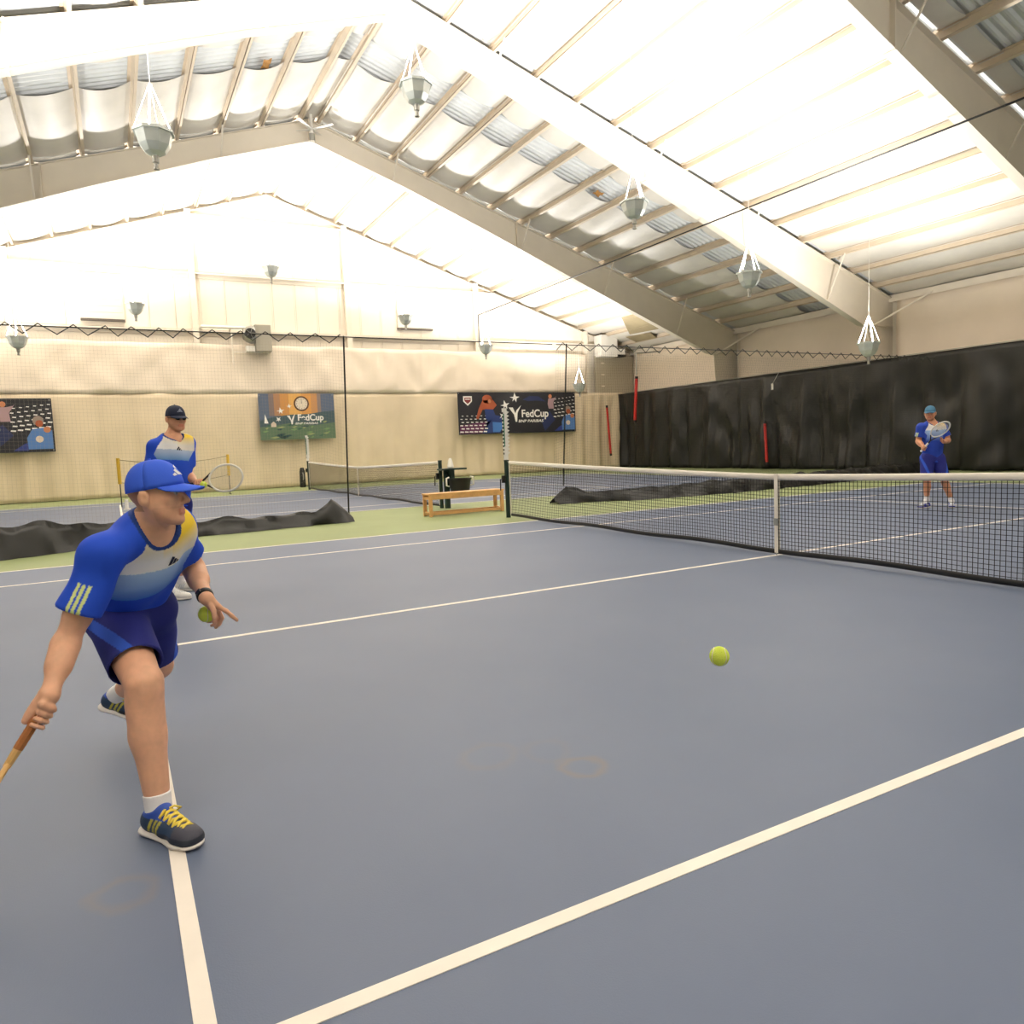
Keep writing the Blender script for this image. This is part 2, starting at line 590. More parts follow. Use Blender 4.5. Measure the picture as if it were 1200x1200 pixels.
def sheet(name, fn, L0, L1, z0, z1, m, step=0.14, thick=0.02, n=None):
    nu = int(abs(L1 - L0) / step)
    nv = max(3, int((z1 - z0) / (step * 1.3)))
    mb = MB()
    mb.grid(lambda s, t: fn(L0 + s * (L1 - L0), z0 + t * (z1 - z0)), nu, nv)
    o = obj(name, mb, m, None, smooth=True)
    so = o.modifiers.new('thick', 'SOLIDIFY'); so.thickness = 0.006; so.offset = 0
    return o


# end wall, lower and upper tiers
tag(sheet('wall_curtain', lambda y, z: (XW + 0.42 + (folds(y, z, 1.0, 0.17, 0.75, 3.87, 0.04) + 0.06 * math.sin(y * 11 + 0.6 * math.sin(z * 1.3)) * max(0, min(1, (y - 13.9) / 1.0))) * (0.15 + 0.85 * min(1, (3.87 - z) / 1.2)), y, z), -18.3, 18.0, 0.02, 3.87, M_FABL),
    'yellowish cream curtain along the end wall, hanging from mid height to the floor', 'curtain')
tag(sheet('wall_curtain', lambda y, z: (XW + 0.44 + folds(y, z, 9.0, 0.10, 0.9, 5.8, 0.10) * min(1, (5.78 - z) / 0.3 + 0.1) * min(1, (z - 3.8) / 0.4 + 0.1), y, z + 0.05 * noise.noise(Vector((y * 0.7, 0, 4))) * (z > 5.5)), -18.3, 14.9, 3.86, 5.78, M_FABU),
    'pale cream curtain with slack swags above the banners on the end wall', 'curtain')
# right wall, cream lining between the columns and black curtain below
bays = [(XB[b] + 0.35, XB[b + 1] - 0.2) for b in range(6)]
names = ['next to the end wall corner', 'in the dim bay between two roof frames', 'behind the player in the teal cap', 'beyond the near frame', 'two bays from the near frame', 'in the last bay']
for i, (a, b) in enumerate(bays):
    o = sheet('wall_lining', lambda x, z, i=i: (x, Y0 + 18.22 - 0.05 - abs(folds(x, z, 20.0 + i, 0.10, 1.1, 5.9, 0.03)) * min(1, (5.9 - z) / 0.5), z), a, b, 3.4, 5.84, M_FABU, step=0.2)
    tag(o, 'cream fabric wall lining above the black curtain, ' + names[i], 'wall lining', 'cream linings above the black curtain')
YC = 16.72
tag(sheet('black_curtain', lambda x, z: (x, YC + 0.05 - 1.25 * folds(x, z, 31.0, 0.30, 0.9, 3.8, 0.10) * (0.3 + 0.7 * min(1, (3.8 - z) / 1.5)), z), XW + 0.5, XB[-1] - 0.3, 0.02, 3.78, M_BLACKC, step=0.13),
    'long black vinyl curtain hanging behind the baseline of the courts', 'curtain')
tag(sheet('black_curtain', lambda x, z: (x, -17.3 + folds(x, z, 41.0, 0.16, 1.1, 3.8, 0.05), z), XW + 0.5, XB[-1] - 0.3, 0.02, 3.78, M_BLACKC, step=0.4),
    'long black vinyl curtain on the side behind the server', 'curtain')
m = MB(); m.tube([(XW + 0.4, YC + 0.05, 3.8), (XB[-1] - 0.3, YC + 0.05, 3.8)], 0.012)
tag(obj('curtain_cable', m, M_STEEL), 'thin steel cable carrying the long black curtain by the far baseline', 'cable')

# ------------------------------------------------------------------ hanging uplights


def make_lamp():
    root = empty('hanging_uplight', (0, 0, 0))
    R = 0.29
    m = MB(); m.lathe([(0.285, 0.0), (0.275, -0.06), (0.235, -0.20), (0.16, -0.31), (0.075, -0.36), (0.06, -0.36)], 8, ang0=0.2)
    m.lathe([(0.06, -0.345), (0.15, -0.29), (0.22, -0.19), (0.262, -0.055), (0.270, 0.0), (0.285, 0.0)], 8, ang0=0.2)
    obj('bowl', m, M_LAMP, root)
    m = MB(); m.lathe([(0.27, 0.0), (0.27, 0.015), (0.312, 0.015), (0.312, -0.025), (0.28, -0.025)], 8, ang0=0.2)
    obj('rim', m, M_LAMP, root)
    m = MB(); m.lathe([(0.0, -0.365), (0.055, -0.365), (0.055, -0.36), (0.05, -0.46), (0.035, -0.47), (0.035, -0.54), (0.045, -0.545), (0.045, -0.565), (0.0, -0.57)][::-1], 10)
    obj('socket', m, M_STEEL, root, auto=True)
    for k in range(4):
        t = 0.2 + math.pi / 2 * k
        m = MB(); m.bar((0.29 * math.cos(t), 0.29 * math.sin(t), 0.0), (0.015 * math.cos(t), 0.015 * math.sin(t), 0.72), 0.022, 0.01)
        obj('strap', m, M_WHITE, root)
    return root


def copy_tree(o):
    c = o.copy(); COL.objects.link(c)
    for ch in [x for x in o.children if x.type == 'MESH' and not x.name.startswith('cord')]:
        d = ch.copy(); COL.objects.link(d); d.parent = c
        d.matrix_parent_inverse = Matrix.Identity(4)
    return c


ROWY = [-13.0, -8.85, -5.53, -1.03, 3.9, 7.4, 11.85]
lamp0 = make_lamp()
first = True
lab = {-7.3: ('row between the courts', 'uplights hung between the two courts'),
       -22.1: ('row before the end wall', 'uplights hung before the end wall'),
       7.5: ('row over the near sideline', 'uplights hung over the near court side')}
WHICH = ['third past the ridge on the server side', 'second past the ridge on the server side', 'first past the ridge on the server side', 'highest, under the ridge',
         'third from the black curtain', 'second from the black curtain', 'lowest, nearest the black curtain']
MEAS = {-7.3: [(180, 155), (487, 99), (743, 237), (878, 320), (1018, 402)], -22.1: [(20, 395), (158, 356), (317, 313), (475, 370), (569, 405), (679, 450)]}
for X in (-7.3, -22.1, 7.5):
    pos = [tuple(onx(u, v, X)) for (u, v) in MEAS.get(X, [])]
    have = [p[1] for p in pos]
    for y in ROWY:
        if all(abs(y - q) > 2 for q in have):
            pos.append((X, y, 12.0 - 0.322 * abs(y - Y0) - 3.85))
    for P in pos:
        o = lamp0 if first else copy_tree(lamp0)
        first = False
        o.location = P
        WL[o] = P
        k = min(range(7), key=lambda i: abs(ROWY[i] - P[1]))
        tag(o, 'grey uplight bowl, ' + WHICH[k] + ', ' + lab[X][0], 'hanging lamp', lab[X][1])
        ztop = 12.05 - 0.322 * abs(P[1] - Y0) - P[2] - 0.1
        m = MB(); m.tube([(0, 0, 0.70), (0, 0, ztop)], 0.006, 5)
        c = obj('cord', m, M_WHITE, None); c.parent = o
        ld = bpy.data.lights.new('uplight_bulb', 'AREA')
        ld.shape = 'DISK'; ld.size = 0.42; ld.energy = LAMP_W * (0.75 if X > 0 else 1.0); ld.spread = math.radians(158); ld.color = LAMP_COL
        lo = bpy.data.objects.new('uplight_bulb', ld); COL.objects.link(lo)
        lo.parent = o
        lo.location = (0, 0, 0.01); lo.rotation_euler = (math.pi, 0, 0)

# ------------------------------------------------------------------ tennis nets


def net_top(x):
    return 0.914 + (1.07 - 0.914) * (abs(x) / 6.4) ** 1.25


def tennis_net(cx, label, which):
    t = thing('tennis_net', label, 'tennis net', (cx, 0, 0))
    n = 64
    zb = lambda x: 0.045 + 0.02 * math.sin(x * 1.3) ** 2
    m = MB()                                    # netting: every cord is real
    c = 0.0021
    X = np.arange(-6.28, 6.281, 0.045)
    for x in X:
        m.bar((cx + x, 0, zb(x)), (cx + x, 0, net_top(x) - 0.03), 2 * c, 2 * c)
    for k in range(21):
        f = k / 20
        pts = []
        for i in range(n + 1):
            x = -6.28 + 12.56 * i / n
            pts.append((cx + x, 0.0, zb(x) + (net_top(x) - 0.04 - zb(x)) * f))
        for a, b in zip(pts[:-1], pts[1:]):
            m.bar(a, b, 2 * c, 2 * c)
    tag(obj('netting', m, M_NETB, t), 'black knotted netting', kind='stuff')
    m = MB()
    m.grid(lambda s, q: (cx - 6.3 + 12.6 * s, 0.012 * math.cos(q * 2 * math.pi), net_top(-6.3 + 12.6 * s) - 0.032 + 0.034 * math.sin(q * 2 * math.pi)), n, 8)
    tag(obj('headband', m, M_TAPE, t, smooth=True), 'white headband')
    m = MB()
    m.grid(lambda s, q: (cx - 6.28 + 12.56 * s, 0.008 * math.cos(q * 2 * math.pi), zb(-6.28 + 12.56 * s) + 0.028 * math.sin(q * 2 * math.pi)), n, 8)
    tag(obj('bottom_band', m, M_BLACK, t, smooth=True), 'black bottom tape')
    for sx in (-1, 1):
        m = MB(); m.box(cx + sx * 6.29 - 0.012, -0.008, 0.06, cx + sx * 6.29 + 0.012, 0.008, 1.05)
        obj('side_tape', m, M_TAPE, t)
        m = MB(); m.lathe([(0.0, 0.0), (0.045, 0.0), (0.045, 1.06), (0.05, 1.065), (0.05, 1.085), (0.0, 1.09)], 14, (cx + sx * 6.4, 0, 0))
        p = obj('post', m, M_DGREEN, t, auto=True)
        m = MB(); m.box(cx + sx * 6.4 - 0.035, -0.10, 0.66, cx + sx * 6.4 + 0.035, -0.045, 0.8)
        m.tube([(cx + sx * 6.4, -0.09, 0.73), (cx + sx * 6.4 - 0.0, -0.14, 0.73), (cx + sx * 6.4, -0.145, 0.52)], 0.011)
        obj('winch', m, M_BLACK, p)
        m = MB(); m.tube([(cx + sx * 6.4, 0, 1.06), (cx + sx * 6.28, 0, 1.05)], 0.006)
        obj('cable', m, M_STEEL, t)
    m = MB(); m.box(cx - 0.025, -0.018, 0.03, cx + 0.025, -0.014, 0.90); m.box(cx - 0.025, 0.014, 0.05, cx + 0.025, 0.018, 0.90)
    m.box(cx - 0.025, -0.018, 0.895, cx + 0.025, 0.018, 0.917)
    s = obj('centre_strap', m, M_TAPE, t)
    m = MB(); m.box(cx - 0.03, -0.026, 0.34, cx + 0.03, -0.018, 0.42)
    obj('buckle', m, M_STEEL, s)
    m = MB(); m.tube([(cx, -0.012, 0.0), (cx, -0.012, 0.05)], 0.007)
    obj('anchor', m, M_STEEL, s)
    return t


tennis_net(0.0, 'full tennis net with white headband across the blue court between the players', 0)
tennis_net(-16.0, 'tennis net on the neighbouring court in front of the end wall', 1)


def score_post(x, y, label):
    t = thing('score_keeper', label, 'scoreboard', (x, y, 1.09))
    z0, z1 = 1.09, 2.05
    m = MB(); m.box(x - 0.02, y - 0.045, z0, x + 0.005, y + 0.045, z1)
    b = obj('plate', m, M_WHITE, t)
    n = 12
    for k in range(n):
        z = z0 + 0.1 + k * (z1 - z0 - 0.14) / n
        m = MB(); m.prism([(x + 0.006, y + 0.045, z), (x + 0.006, y + 0.09, z + 0.035), (x + 0.006, y + 0.045, z + 0.06)], (0.006, 0, 0))
        obj('score_tab', m, M_WHITE, t)
        m = MB(); m.box(x + 0.006, y - 0.06, z, x + 0.012, y - 0.036, z + 0.035)
        obj('score_tab', m, M_BLACK, t)
    m = MB(); m.box(x + 0.006, y - 0.034, z0 + 0.25, x + 0.008, y - 0.012, z1 - 0.1)
    obj('green_strip', m, mat('strip_green', srgb(70, 130, 100), 0.5), t)
    m = MB(); m.tube([(x - 0.008, y, z0 - 0.01), (x - 0.008, y, z0 + 0.1)], 0.01)
    obj('clamp', m, M_STEEL, t)


score_post(-6.4, 0.0, 'tall white score keeper with number tabs on the green post beside the bench')
score_post(-22.4, 0.0, 'small white score keeper on the far net post below the landscape banner')

# ------------------------------------------------------------------ bench
t = thing('bench', 'light wooden bench with open frame beside the net post', 'bench', (-7.85, -0.2, 0))
bx0, bx1, by0, by1, H = -8.1, -7.74, -1.05, 0.62, 0.46
for k in range(3):
    a = bx0 + k * (bx1 - bx0) / 3
    m = MB(); m.box(a + 0.004, by0 - 0.02, H - 0.03, a + (bx1 - bx0) / 3 - 0.004, by1 + 0.02, H)
    bevel(obj('seat_slat', m, M_WOOD, t), 0.004)
for yy in (by0, by1 - 0.07):
    for xx in (bx0, bx1 - 0.05):
        m = MB(); m.box(xx, yy, 0, xx + 0.05, yy + 0.07, H - 0.03)
        bevel(obj('leg', m, M_WOOD, t), 0.004)
    for zz in (0.03, H - 0.12):
        m = MB(); m.box(bx0 + 0.05, yy + 0.01, zz, bx1 - 0.05, yy + 0.06, zz + 0.06)
        obj('end_rail', m, M_WOOD, t)
for xx in (bx0 + 0.005, bx1 - 0.045):
    for zz, hh in ((H - 0.12, 0.09), (0.03, 0.05)):
        m = MB(); m.box(xx, by0 + 0.07, zz, xx + 0.04, by1 - 0.07, zz + hh)
        obj('long_rail', m, M_WOOD, t)

# ------------------------------------------------------------------ bin and tray on the neighbour's post
bx = -9.45
t = thing('court_bin', 'black bin with white handles and tray standing at the neighbouring net post', 'bin', (bx, 0.15, 0))
m = MB(); m.box(bx - 0.05, 0.03, 0, bx + 0.05, 0.13, 0.86)
obj('stand', m, M_DGREEN, t)
m = MB(); m.lathe([(0.0, 0.30), (0.20, 0.30), (0.255, 0.64), (0.27, 0.64), (0.27, 0.67), (0.245, 0.67), (0.19, 0.33), (0.0, 0.33)], 18, (bx + 0.18, 0.32, 0))
bn = obj('bucket', m, M_BLACK, t, auto=True)
for sy in (-1, 1):
    m = MB(); m.tube([(bx + 0.18, 0.32 + sy * 0.26, 0.5), (bx + 0.2, 0.32 + sy * 0.33, 0.52), (bx + 0.2, 0.32 + sy * 0.33, 0.68), (bx + 0.18, 0.32 + sy * 0.26, 0.7)], 0.02)
    obj('handle', m, M_WHITE, bn)
m = MB(); m.box(bx - 0.1, -0.1, 0.86, bx + 0.2, 0.5, 0.9)
obj('tray', m, M_DGREEN, t)
m = MB(); m.box(bx + 0.02, 0.1, 0.66, bx + 0.14, 0.22, 0.86)
obj('bracket', m, M_DGREEN, t)
m = MB(); m.lathe([(0.0, 0.0), (0.06, 0.0), (0.075, 0.03), (0.05, 0.16), (0.025, 0.22), (0.0, 0.225)], 12, (bx + 0.05, 0.17, 0.902))
tag(obj('cup_holder', m, M_WHITE, None, auto=True), 'white cone of paper cups standing on the bin tray', 'cups')

# ------------------------------------------------------------------ divider nets


def divider(ya, yb, edge_end, label, skirt, cable_y):
    xd = -8.0
    t = thing('divider_net', label, 'divider net', (xd, (ya + yb) / 2, 0))
    zt = 3.45
    px = lambda y: np.interp(y, [s[1] for s in skirt], [s[0] for s in skirt])
    sh = lambda y: np.interp(y, [s[1] for s in skirt], [s[2] for s in skirt])
    pos = lambda y, z: (xd + (px(y) - xd) * (1 - (z - 0.3) / (zt - 0.3)) + 0.02 * math.sin(3 * y), y, z)
    m = MB()
    c = 0.00065
    ys = np.arange(ya, yb, 0.055)
    for y in ys:
        m.bar(pos(y, sh(y) * 0.8), pos(y, zt - 0.06), 2 * c, 2 * c)
    N = int((yb - ya) / 0.5)
    for k in range(52):
        f = k / 52
        for i in range(N):
            y1 = ya + (yb - ya) * i / N; y2 = ya + (yb - ya) * (i + 1) / N
            b1 = sh(y1) * 0.8; b2 = sh(y2) * 0.8
            m.bar(pos(y1, b1 + (zt - 0.06 - b1) * f), pos(y2, b2 + (zt - 0.06 - b2) * f), 2 * c, 2 * c)
    tag(obj('mesh', m, M_NETW if ya < 0 else M_NETB, t), 'fine mesh', kind='stuff')
    m = MB(); m.tube([(xd, cable_y[0], zt + 0.06), (xd, cable_y[1], zt + 0.06)], 0.01, 6)
    obj('cable', m, M_BLACK, t)
    zz = []
    y = ya
    k = 0
    while y < yb:
        zz.append((xd + 0.015, y, zt + (0.10 if k % 2 else -0.06)))
        y += 0.16 + 0.10 * random.random(); k += 1
    m = MB(); m.tube(zz, 0.011, 5)
    obj('lacing', m, M_BLACK, t)
    ye = edge_end
    m = MB(); m.tube([pos(ye, zt + 0.08), pos(ye, 1.8), pos(ye, sh(ye))], 0.016, 6)
    obj('edge_rope', m, M_BLACK, t)
    # the heavy black skirt lying along the floor
    n = 90
    mb = MB()
    prof = [(-0.20, 0.0), (-0.16, 0.35), (-0.07, 0.8), (0.0, 1.0), (0.08, 0.75), (0.17, 0.35), (0.24, 0.0)]

    def fn(s, q):
        y = ya + (yb - ya) * s
        j = int(round(q * (len(prof) - 1)))
        ox, oz = prof[j]
        h = sh(y) * (1 + 0.25 * noise.noise(Vector((y * 2.2, 0, 5))))
        wv = 0.09 * noise.noise(Vector((y * 1.9, j * 0.7, 2))) + 0.08 * noise.noise(Vector((y * 5, j * 0.9, 8)))
        return (px(y) + ox + wv, y, max(0.004, oz * h + 0.5 * wv * (0.2 < oz < 0.95)))
    mb.grid(fn, n * 2, len(prof) - 1)
    sk = obj('skirt', mb, M_BLACKC, t, smooth=True)
    return t


divider(-16.8, -2.45, -2.5, 'fine divider net with black floor skirt ending behind the bench, on the server side',
        [(-7.0, -16.8, 0.5), (-7.1, -8.05, 0.5), (-7.54, -7.0, 0.40), (-8.07, -5.3, 0.27), (-8.25, -3.6, 0.24), (-8.3, -3.2, 0.22), (-8.34, -2.85, 0.5), (-8.34, -2.45, 0.1)], (-16.8, 2.1))
divider(2.2, 16.0, 2.45, 'fine divider net with black floor skirt running behind the tennis net to the black curtain',
        [(-8.32, 2.2, 0.12), (-8.32, 2.5, 0.45), (-8.2, 3.0, 0.22), (-7.7, 3.87, 0.26), (-7.4, 6.7, 0.32), (-7.7, 11.65, 0.35), (-7.9, 16.0, 0.35)], (2.2, 16.0))
# winch cable slung along the building
m = MB(); m.tube([(XW + 0.3, 9.0, 7.48), (-11, 9.0, 7.46), (-3.6, 9.0, 7.44), (18, 9.0, 7.42)], 0.021, 6)
m.tube([(XW + 0.3, 9.0, 7.48), (XW + 0.3, 9.0, 6.1)], 0.02, 6)
tag(obj('winch_cable', m, M_BLACK), 'dark cable slung along the roof under the frames', 'cable')

# ------------------------------------------------------------------ mini net by the end wall
t = thing('mini_net', 'low practice net with yellow end posts by the cream curtain', 'practice net', (-21.9, -4.5, 0))
e0 = onz(143, 594); e1 = onz(270, 579)
e0 = np.array([e0[0], e0[1], 0]); e1 = np.array([e1[0], e1[1], 0])
for e in (e0, e1):
    m = MB(); m.tube([e, e + [0, 0, 0.7]], 0.014); obj('post', m, M_BLACK, t)
    m = MB(); m.tube([e + [0, 0, 0.68], e + [0, 0, 1.45]], 0.05, 8); tag(obj('sleeve', m, M_YEL, t), 'yellow sleeve')
    m = MB(); m.tube([e + [0.25, 0, 0.015], e + [-0.25, 0, 0.015]], 0.015); obj('foot', m, M_BLACK, t)
m = MB()
for k in range(25):
    f = k / 24
    a = e0 + (e1 - e0) * f
    sag = 0.16 * 4 * f * (1 - f)
    m.bar(a + [0, 0, 0.75 - sag], a + [0, 0, 1.38 - sag], 0.004, 0.004)
tag(obj('netting', m, M_NETW, t), kind='stuff')
for z, mm in ((1.4, M_STAIN), (0.72, M_STAIN)):
    m = MB(); m.tube([e0 + (e1 - e0) * f + [0, 0, z - 0.16 * 4 * f * (1 - f)] for f in np.linspace(0, 1, 17)], 0.012)
    obj('edge_cord', m, mm, t)
# white stub and small dark stand near the curtain
p = onz(149, 597)
m = MB(); m.lathe([(0.0, 0.0), (0.05, 0.0), (0.045, 0.28), (0.0, 0.285)], 12, (p[0], p[1], 0))
m.lathe([(0.0, 0.0), (0.09, 0.0), (0.09, 0.02), (0.0, 0.02)], 12, (p[0], p[1], 0))
tag(obj('court_marker', m, M_WHITE, None, auto=True), 'short white marker post standing by the practice net', 'marker')

pb = onx(355, 567, -24.7)
t = thing('racket_case', 'slim black case standing against the cream curtain behind the far net post', 'case', (pb[0], pb[1], 0))
m = MB(); m.tube([(pb[0], pb[1], 0.0), (pb[0], pb[1], 0.05), (pb[0], pb[1], 0.65), (pb[0], pb[1], 0.8)], [0.11, 0.13, 0.11, 0.07], 12)
obj('body', m, M_BLACK, t, auto=True)
m = MB(); m.tube([(pb[0] + 0.12, pb[1], 0.3), (pb[0] + 0.17, pb[1], 0.4), (pb[0] + 0.17, pb[1], 0.5), (pb[0] + 0.11, pb[1], 0.6)], 0.015)
obj('handle', m, M_STEEL, t)
d_ = ray(905, 453); q_ = CAM + d_ * ((YC - 0.33 - CAM[1]) / d_[1])
m = MB(); m.box(q_[0] - 0.05, q_[1] - 0.004, q_[2] - 0.12, q_[0] + 0.05, q_[1] + 0.004, q_[2] + 0.12)
m.tube([(q_[0], q_[1], q_[2] + 0.1), (q_[0], YC + 0.05, 3.8)], 0.006)
tag(obj('curtain_tag', m, M_WHITE), 'small white tag hung near the top edge of the black curtain', 'tag')

# ------------------------------------------------------------------ banners
XBN = XW + 0.72


def flat(parent, name, pts, layer, m, y0, z0):
    mb = MB(); mb.prism([(XBN + 0.012 + 0.003 * layer, y0 + a, z0 + b) for a, b in pts], (0.003, 0, 0))
    return obj(name, mb, m, parent)


def text(parent, name, s, y, z, h, m, layer=5, bold=0.0, wscale=1.0, italic=0.0):
    cu = bpy.data.curves.new('lettering', 'FONT')
    cu.body = s
    cu.size = h * 1.38
    cu.extrude = 0.002
    cu.offset = bold
    cu.shear = italic
    tmp = bpy.data.objects.new('tmp_text', cu)
    COL.objects.link(tmp)
    me = bpy.data.meshes.new_from_object(tmp.evaluated_get(bpy.context.evaluated_depsgraph_get()))
    bpy.data.objects.remove(tmp)
    bpy.data.curves.remove(cu)
    for v in me.vertices:
        x_, y_, z_ = v.co
        v.co = (XBN + 0.014 + 0.003 * layer + z_, y + x_ * wscale, z + y_)
    me.name = name
    me.materials.clear()
    return link(name, me, m, parent)


def circle(cx, cy, r, n=20, ry=None):
    ry = ry or r
    return [(cx + r * math.cos(2 * math.pi * k / n), cy + ry * math.sin(2 * math.pi * k / n)) for k in range(n)]


def bird(cx, cy, s, a):
    P = [(-1.0, 0.35), (-0.25, 0.28), (0.1, 1.0), (0.28, 0.25), (1.0, 0.1), (0.35, -0.1), (0.15, -0.75), (-0.12, -0.15), (-0.6, -0.5), (-0.35, 0.0)]
    c, q = math.cos(a), math.sin(a)
    return [(cx + s * (x * c - y * q), cy + s * (x * q + y * c)) for x, y in P]


PR = lambda n, r, g, b: mat('print_' + n, srgb(r, g, b), 0.5)


def panel(name, label, y0, z0, W, H, base):
    t = thing(name, label, 'banner', (XBN, y0 + W / 2, z0))
    m = MB(); m.box(XBN, y0, z0, XBN + 0.012, y0 + W, z0 + H)
    obj('sheet', m, base, t)
    for (a, b) in ((0.06, H - 0.06), (W - 0.06, H - 0.06), (0.06, 0.06), (W - 0.06, 0.06)):
        mb = MB(); mb.prism([(XBN + 0.012, y0 + p, z0 + q) for p, q in circle(a, b, 0.022, 10)], (0.004, 0, 0))
        obj('eyelet', mb, M_STEEL, t)
    mb = MB()
    for yy in (y0 + 0.1, y0 + W - 0.1):
        mb.box(XBN - 0.08, yy - 0.006, z0 + H - 0.03, XBN + 0.002, yy + 0.006, z0 + H - 0.018)
    obj('tie', mb, M_WHITE, t)
    return t


def dots(t, y0, z0, x0, x1, yb, yt, nx, ny, m, slant=0.0, s0=0.12, s1=0.05):
    for j in range(ny):
        f = j / max(1, ny - 1)
        for i in range(nx):
            g = i / max(1, nx - 1)
            s = (s0 + (s1 - s0) * f)
            cx = x0 + (x1 - x0) * g + 0.06 * (j % 2)
            cy = yb + (yt - yb) * f + slant * (cx - x0)
            flat(t, 'print_dash', [(cx - s, cy - s * 0.2), (cx + s * 0.8, cy - s * 0.35), (cx + s, cy + s * 0.25), (cx - s * 0.8, cy + s * 0.38)], 2, m, y0, z0)


def player_banner(y0, z0, W, H, label):
    t = panel('banner', label, y0, z0, W, H, PR('black', 34, 34, 42))
    F = lambda n, pts, l, m: flat(t, n, pts, l, m, y0, z0)
    wht = PR('white', 238, 236, 232)
    # shield
    F('print_shield', [(0.28, H - 0.18), (0.72, H - 0.18), (0.72, H - 0.42), (0.5, H - 0.62), (0.28, H - 0.42)], 1, wht)
    F('print_shield', [(0.34, H - 0.25), (0.66, H - 0.25), (0.66, H - 0.40), (0.5, H - 0.54), (0.34, H - 0.40)], 2, PR('dkred', 120, 40, 44))
    F('print_shield', [(0.38, H - 0.30), (0.62, H - 0.30), (0.62, H - 0.34), (0.38, H - 0.34)], 3, wht)
    # court, seats, a bent figure in generic shapes
    F('print_court', [(0.05, 0.05), (1.2, 0.05), (1.7, 0.62), (0.05, 0.42)], 1, PR('maroon', 92, 40, 78))
    F('print_court', [(1.2, 0.05), (2.15, 0.05), (2.45, 0.75), (1.6, 0.95)], 1, PR('navy', 44, 62, 120))
    F('print_court', [(1.75, 0.08), (2.1, 0.08), (2.5, 0.50), (1.75, 0.55)], 2, PR('sky', 70, 120, 190))
    dots(t, y0, z0, 0.15, 1.35, 0.12, 0.85, 6, 6, wht, 0.0, 0.10, 0.05)
    F('print_figure', circle(1.5, H - 0.32, 0.26, 16, 0.2), 3, PR('rust', 168, 84, 52))
    F('print_figure', [(1.25, H - 0.40), (1.75, H - 0.30), (2.0, H - 0.6), (1.75, H - 0.85), (1.25, H - 0.8), (1.0, H - 1.25), (0.9, H - 1.2), (1.05, H - 0.75)], 3, PR('rust', 168, 84, 52))
    F('print_figure', [(1.35, H - 0.78), (1.8, H - 0.8), (1.95, H - 1.2), (1.4, H - 1.25)], 4, PR('navy', 44, 62, 120))
    F('print_figure', circle(1.62, H - 0.42, 0.09, 10), 4, PR('tan', 196, 126, 88))
    # bird emblem
    for (a, b, s, r) in ((2.98, H - 0.28, 0.27, 0.15), (2.45, H - 0.62, 0.25, 0.35), (2.28, H - 1.12, 0.18, 0.9)):
        F('print_bird', bird(a, b, s, r), 4, wht)
    F('print_swoosh', [(2.62, H - 0.72), (2.85, H - 0.72), (2.98, H - 1.0), (3.05, H - 0.85), (3.3, H - 0.62), (3.1, H - 0.98), (3.06, H - 1.4), (2.98, H - 1.4), (2.9, H - 1.05)], 4, wht)
    # blue sweep
    F('print_sweep', [(3.4, H - 0.35), (3.8, H - 0.18), (4.3, H - 0.2), (4.7, H - 0.45), (4.2, H - 0.4), (3.7, H - 0.42)], 1, PR('deepblue', 36, 46, 88))
    F('print_sweep', [(4.6, 0.06), (5.2, 0.6), (4.9, H - 0.9), (4.4, 0.6)], 1, PR('deepblue', 36, 46, 88))
    text(t, 'lettering', 'FedCup', y0 + 3.30, z0 + H - 1.18, 0.36, wht, 5, 0.01, 0.97)
    text(t, 'lettering', 'BNP PARIBAS', y0 + 3.12, z0 + H - 1.43, 0.13, wht, 5, 0.003, 1.32, 0.2)
    # right hand figures
    dots(t, y0, z0, 5.2, 6.25, 0.75, H - 0.35, 6, 6, wht, 0.12, 0.085, 0.05)
    F('print_figure', circle(4.95, H - 0.20, 0.10, 12), 3, PR('tan', 196, 126, 88))
    F('print_figure', [(4.85, H - 0.3), (5.05, H - 0.3), (5.28, H - 0.25), (5.3, H - 0.2), (5.12, H - 0.5), (5.15, H - 0.8), (4.85, H - 0.8), (4.8, H - 0.55)], 3, PR('pinkgrey', 170, 140, 146))
    F('print_figure', [(5.6, 0.1), (6.35, 0.1), (6.35, 0.75), (6.1, 0.85), (5.75, 0.8), (5.58, 0.5)], 3, PR('sky2', 84, 124, 186))
    F('print_figure', circle(5.95, 1.1, 0.17, 14), 4, PR('hair', 150, 132, 122))
    F('print_figure', circle(5.98, 1.0, 0.12, 12), 5, PR('rust', 168, 84, 52))
    F('print_figure', circle(6.2, 0.78, 0.11, 12), 5, PR('tan', 196, 126, 88))
    F('print_figure', [(5.15, 0.06), (5.6, 0.06), (5.65, 0.35), (5.5, 0.3)], 2, PR('deepblue2', 44, 58, 130))
    F('print_figure', circle(5.95, 0.45, 0.12, 12), 5, PR('cream', 214, 196, 180))
    return t


player_banner(7.55, 1.94, 6.4, 1.94, 'wide black tennis banner reading FedCup on the end wall near the red tubes')
player_banner(-14.65, 1.80, 6.4, 1.88, 'wide black tennis banner on the end wall on the server side of the practice net')


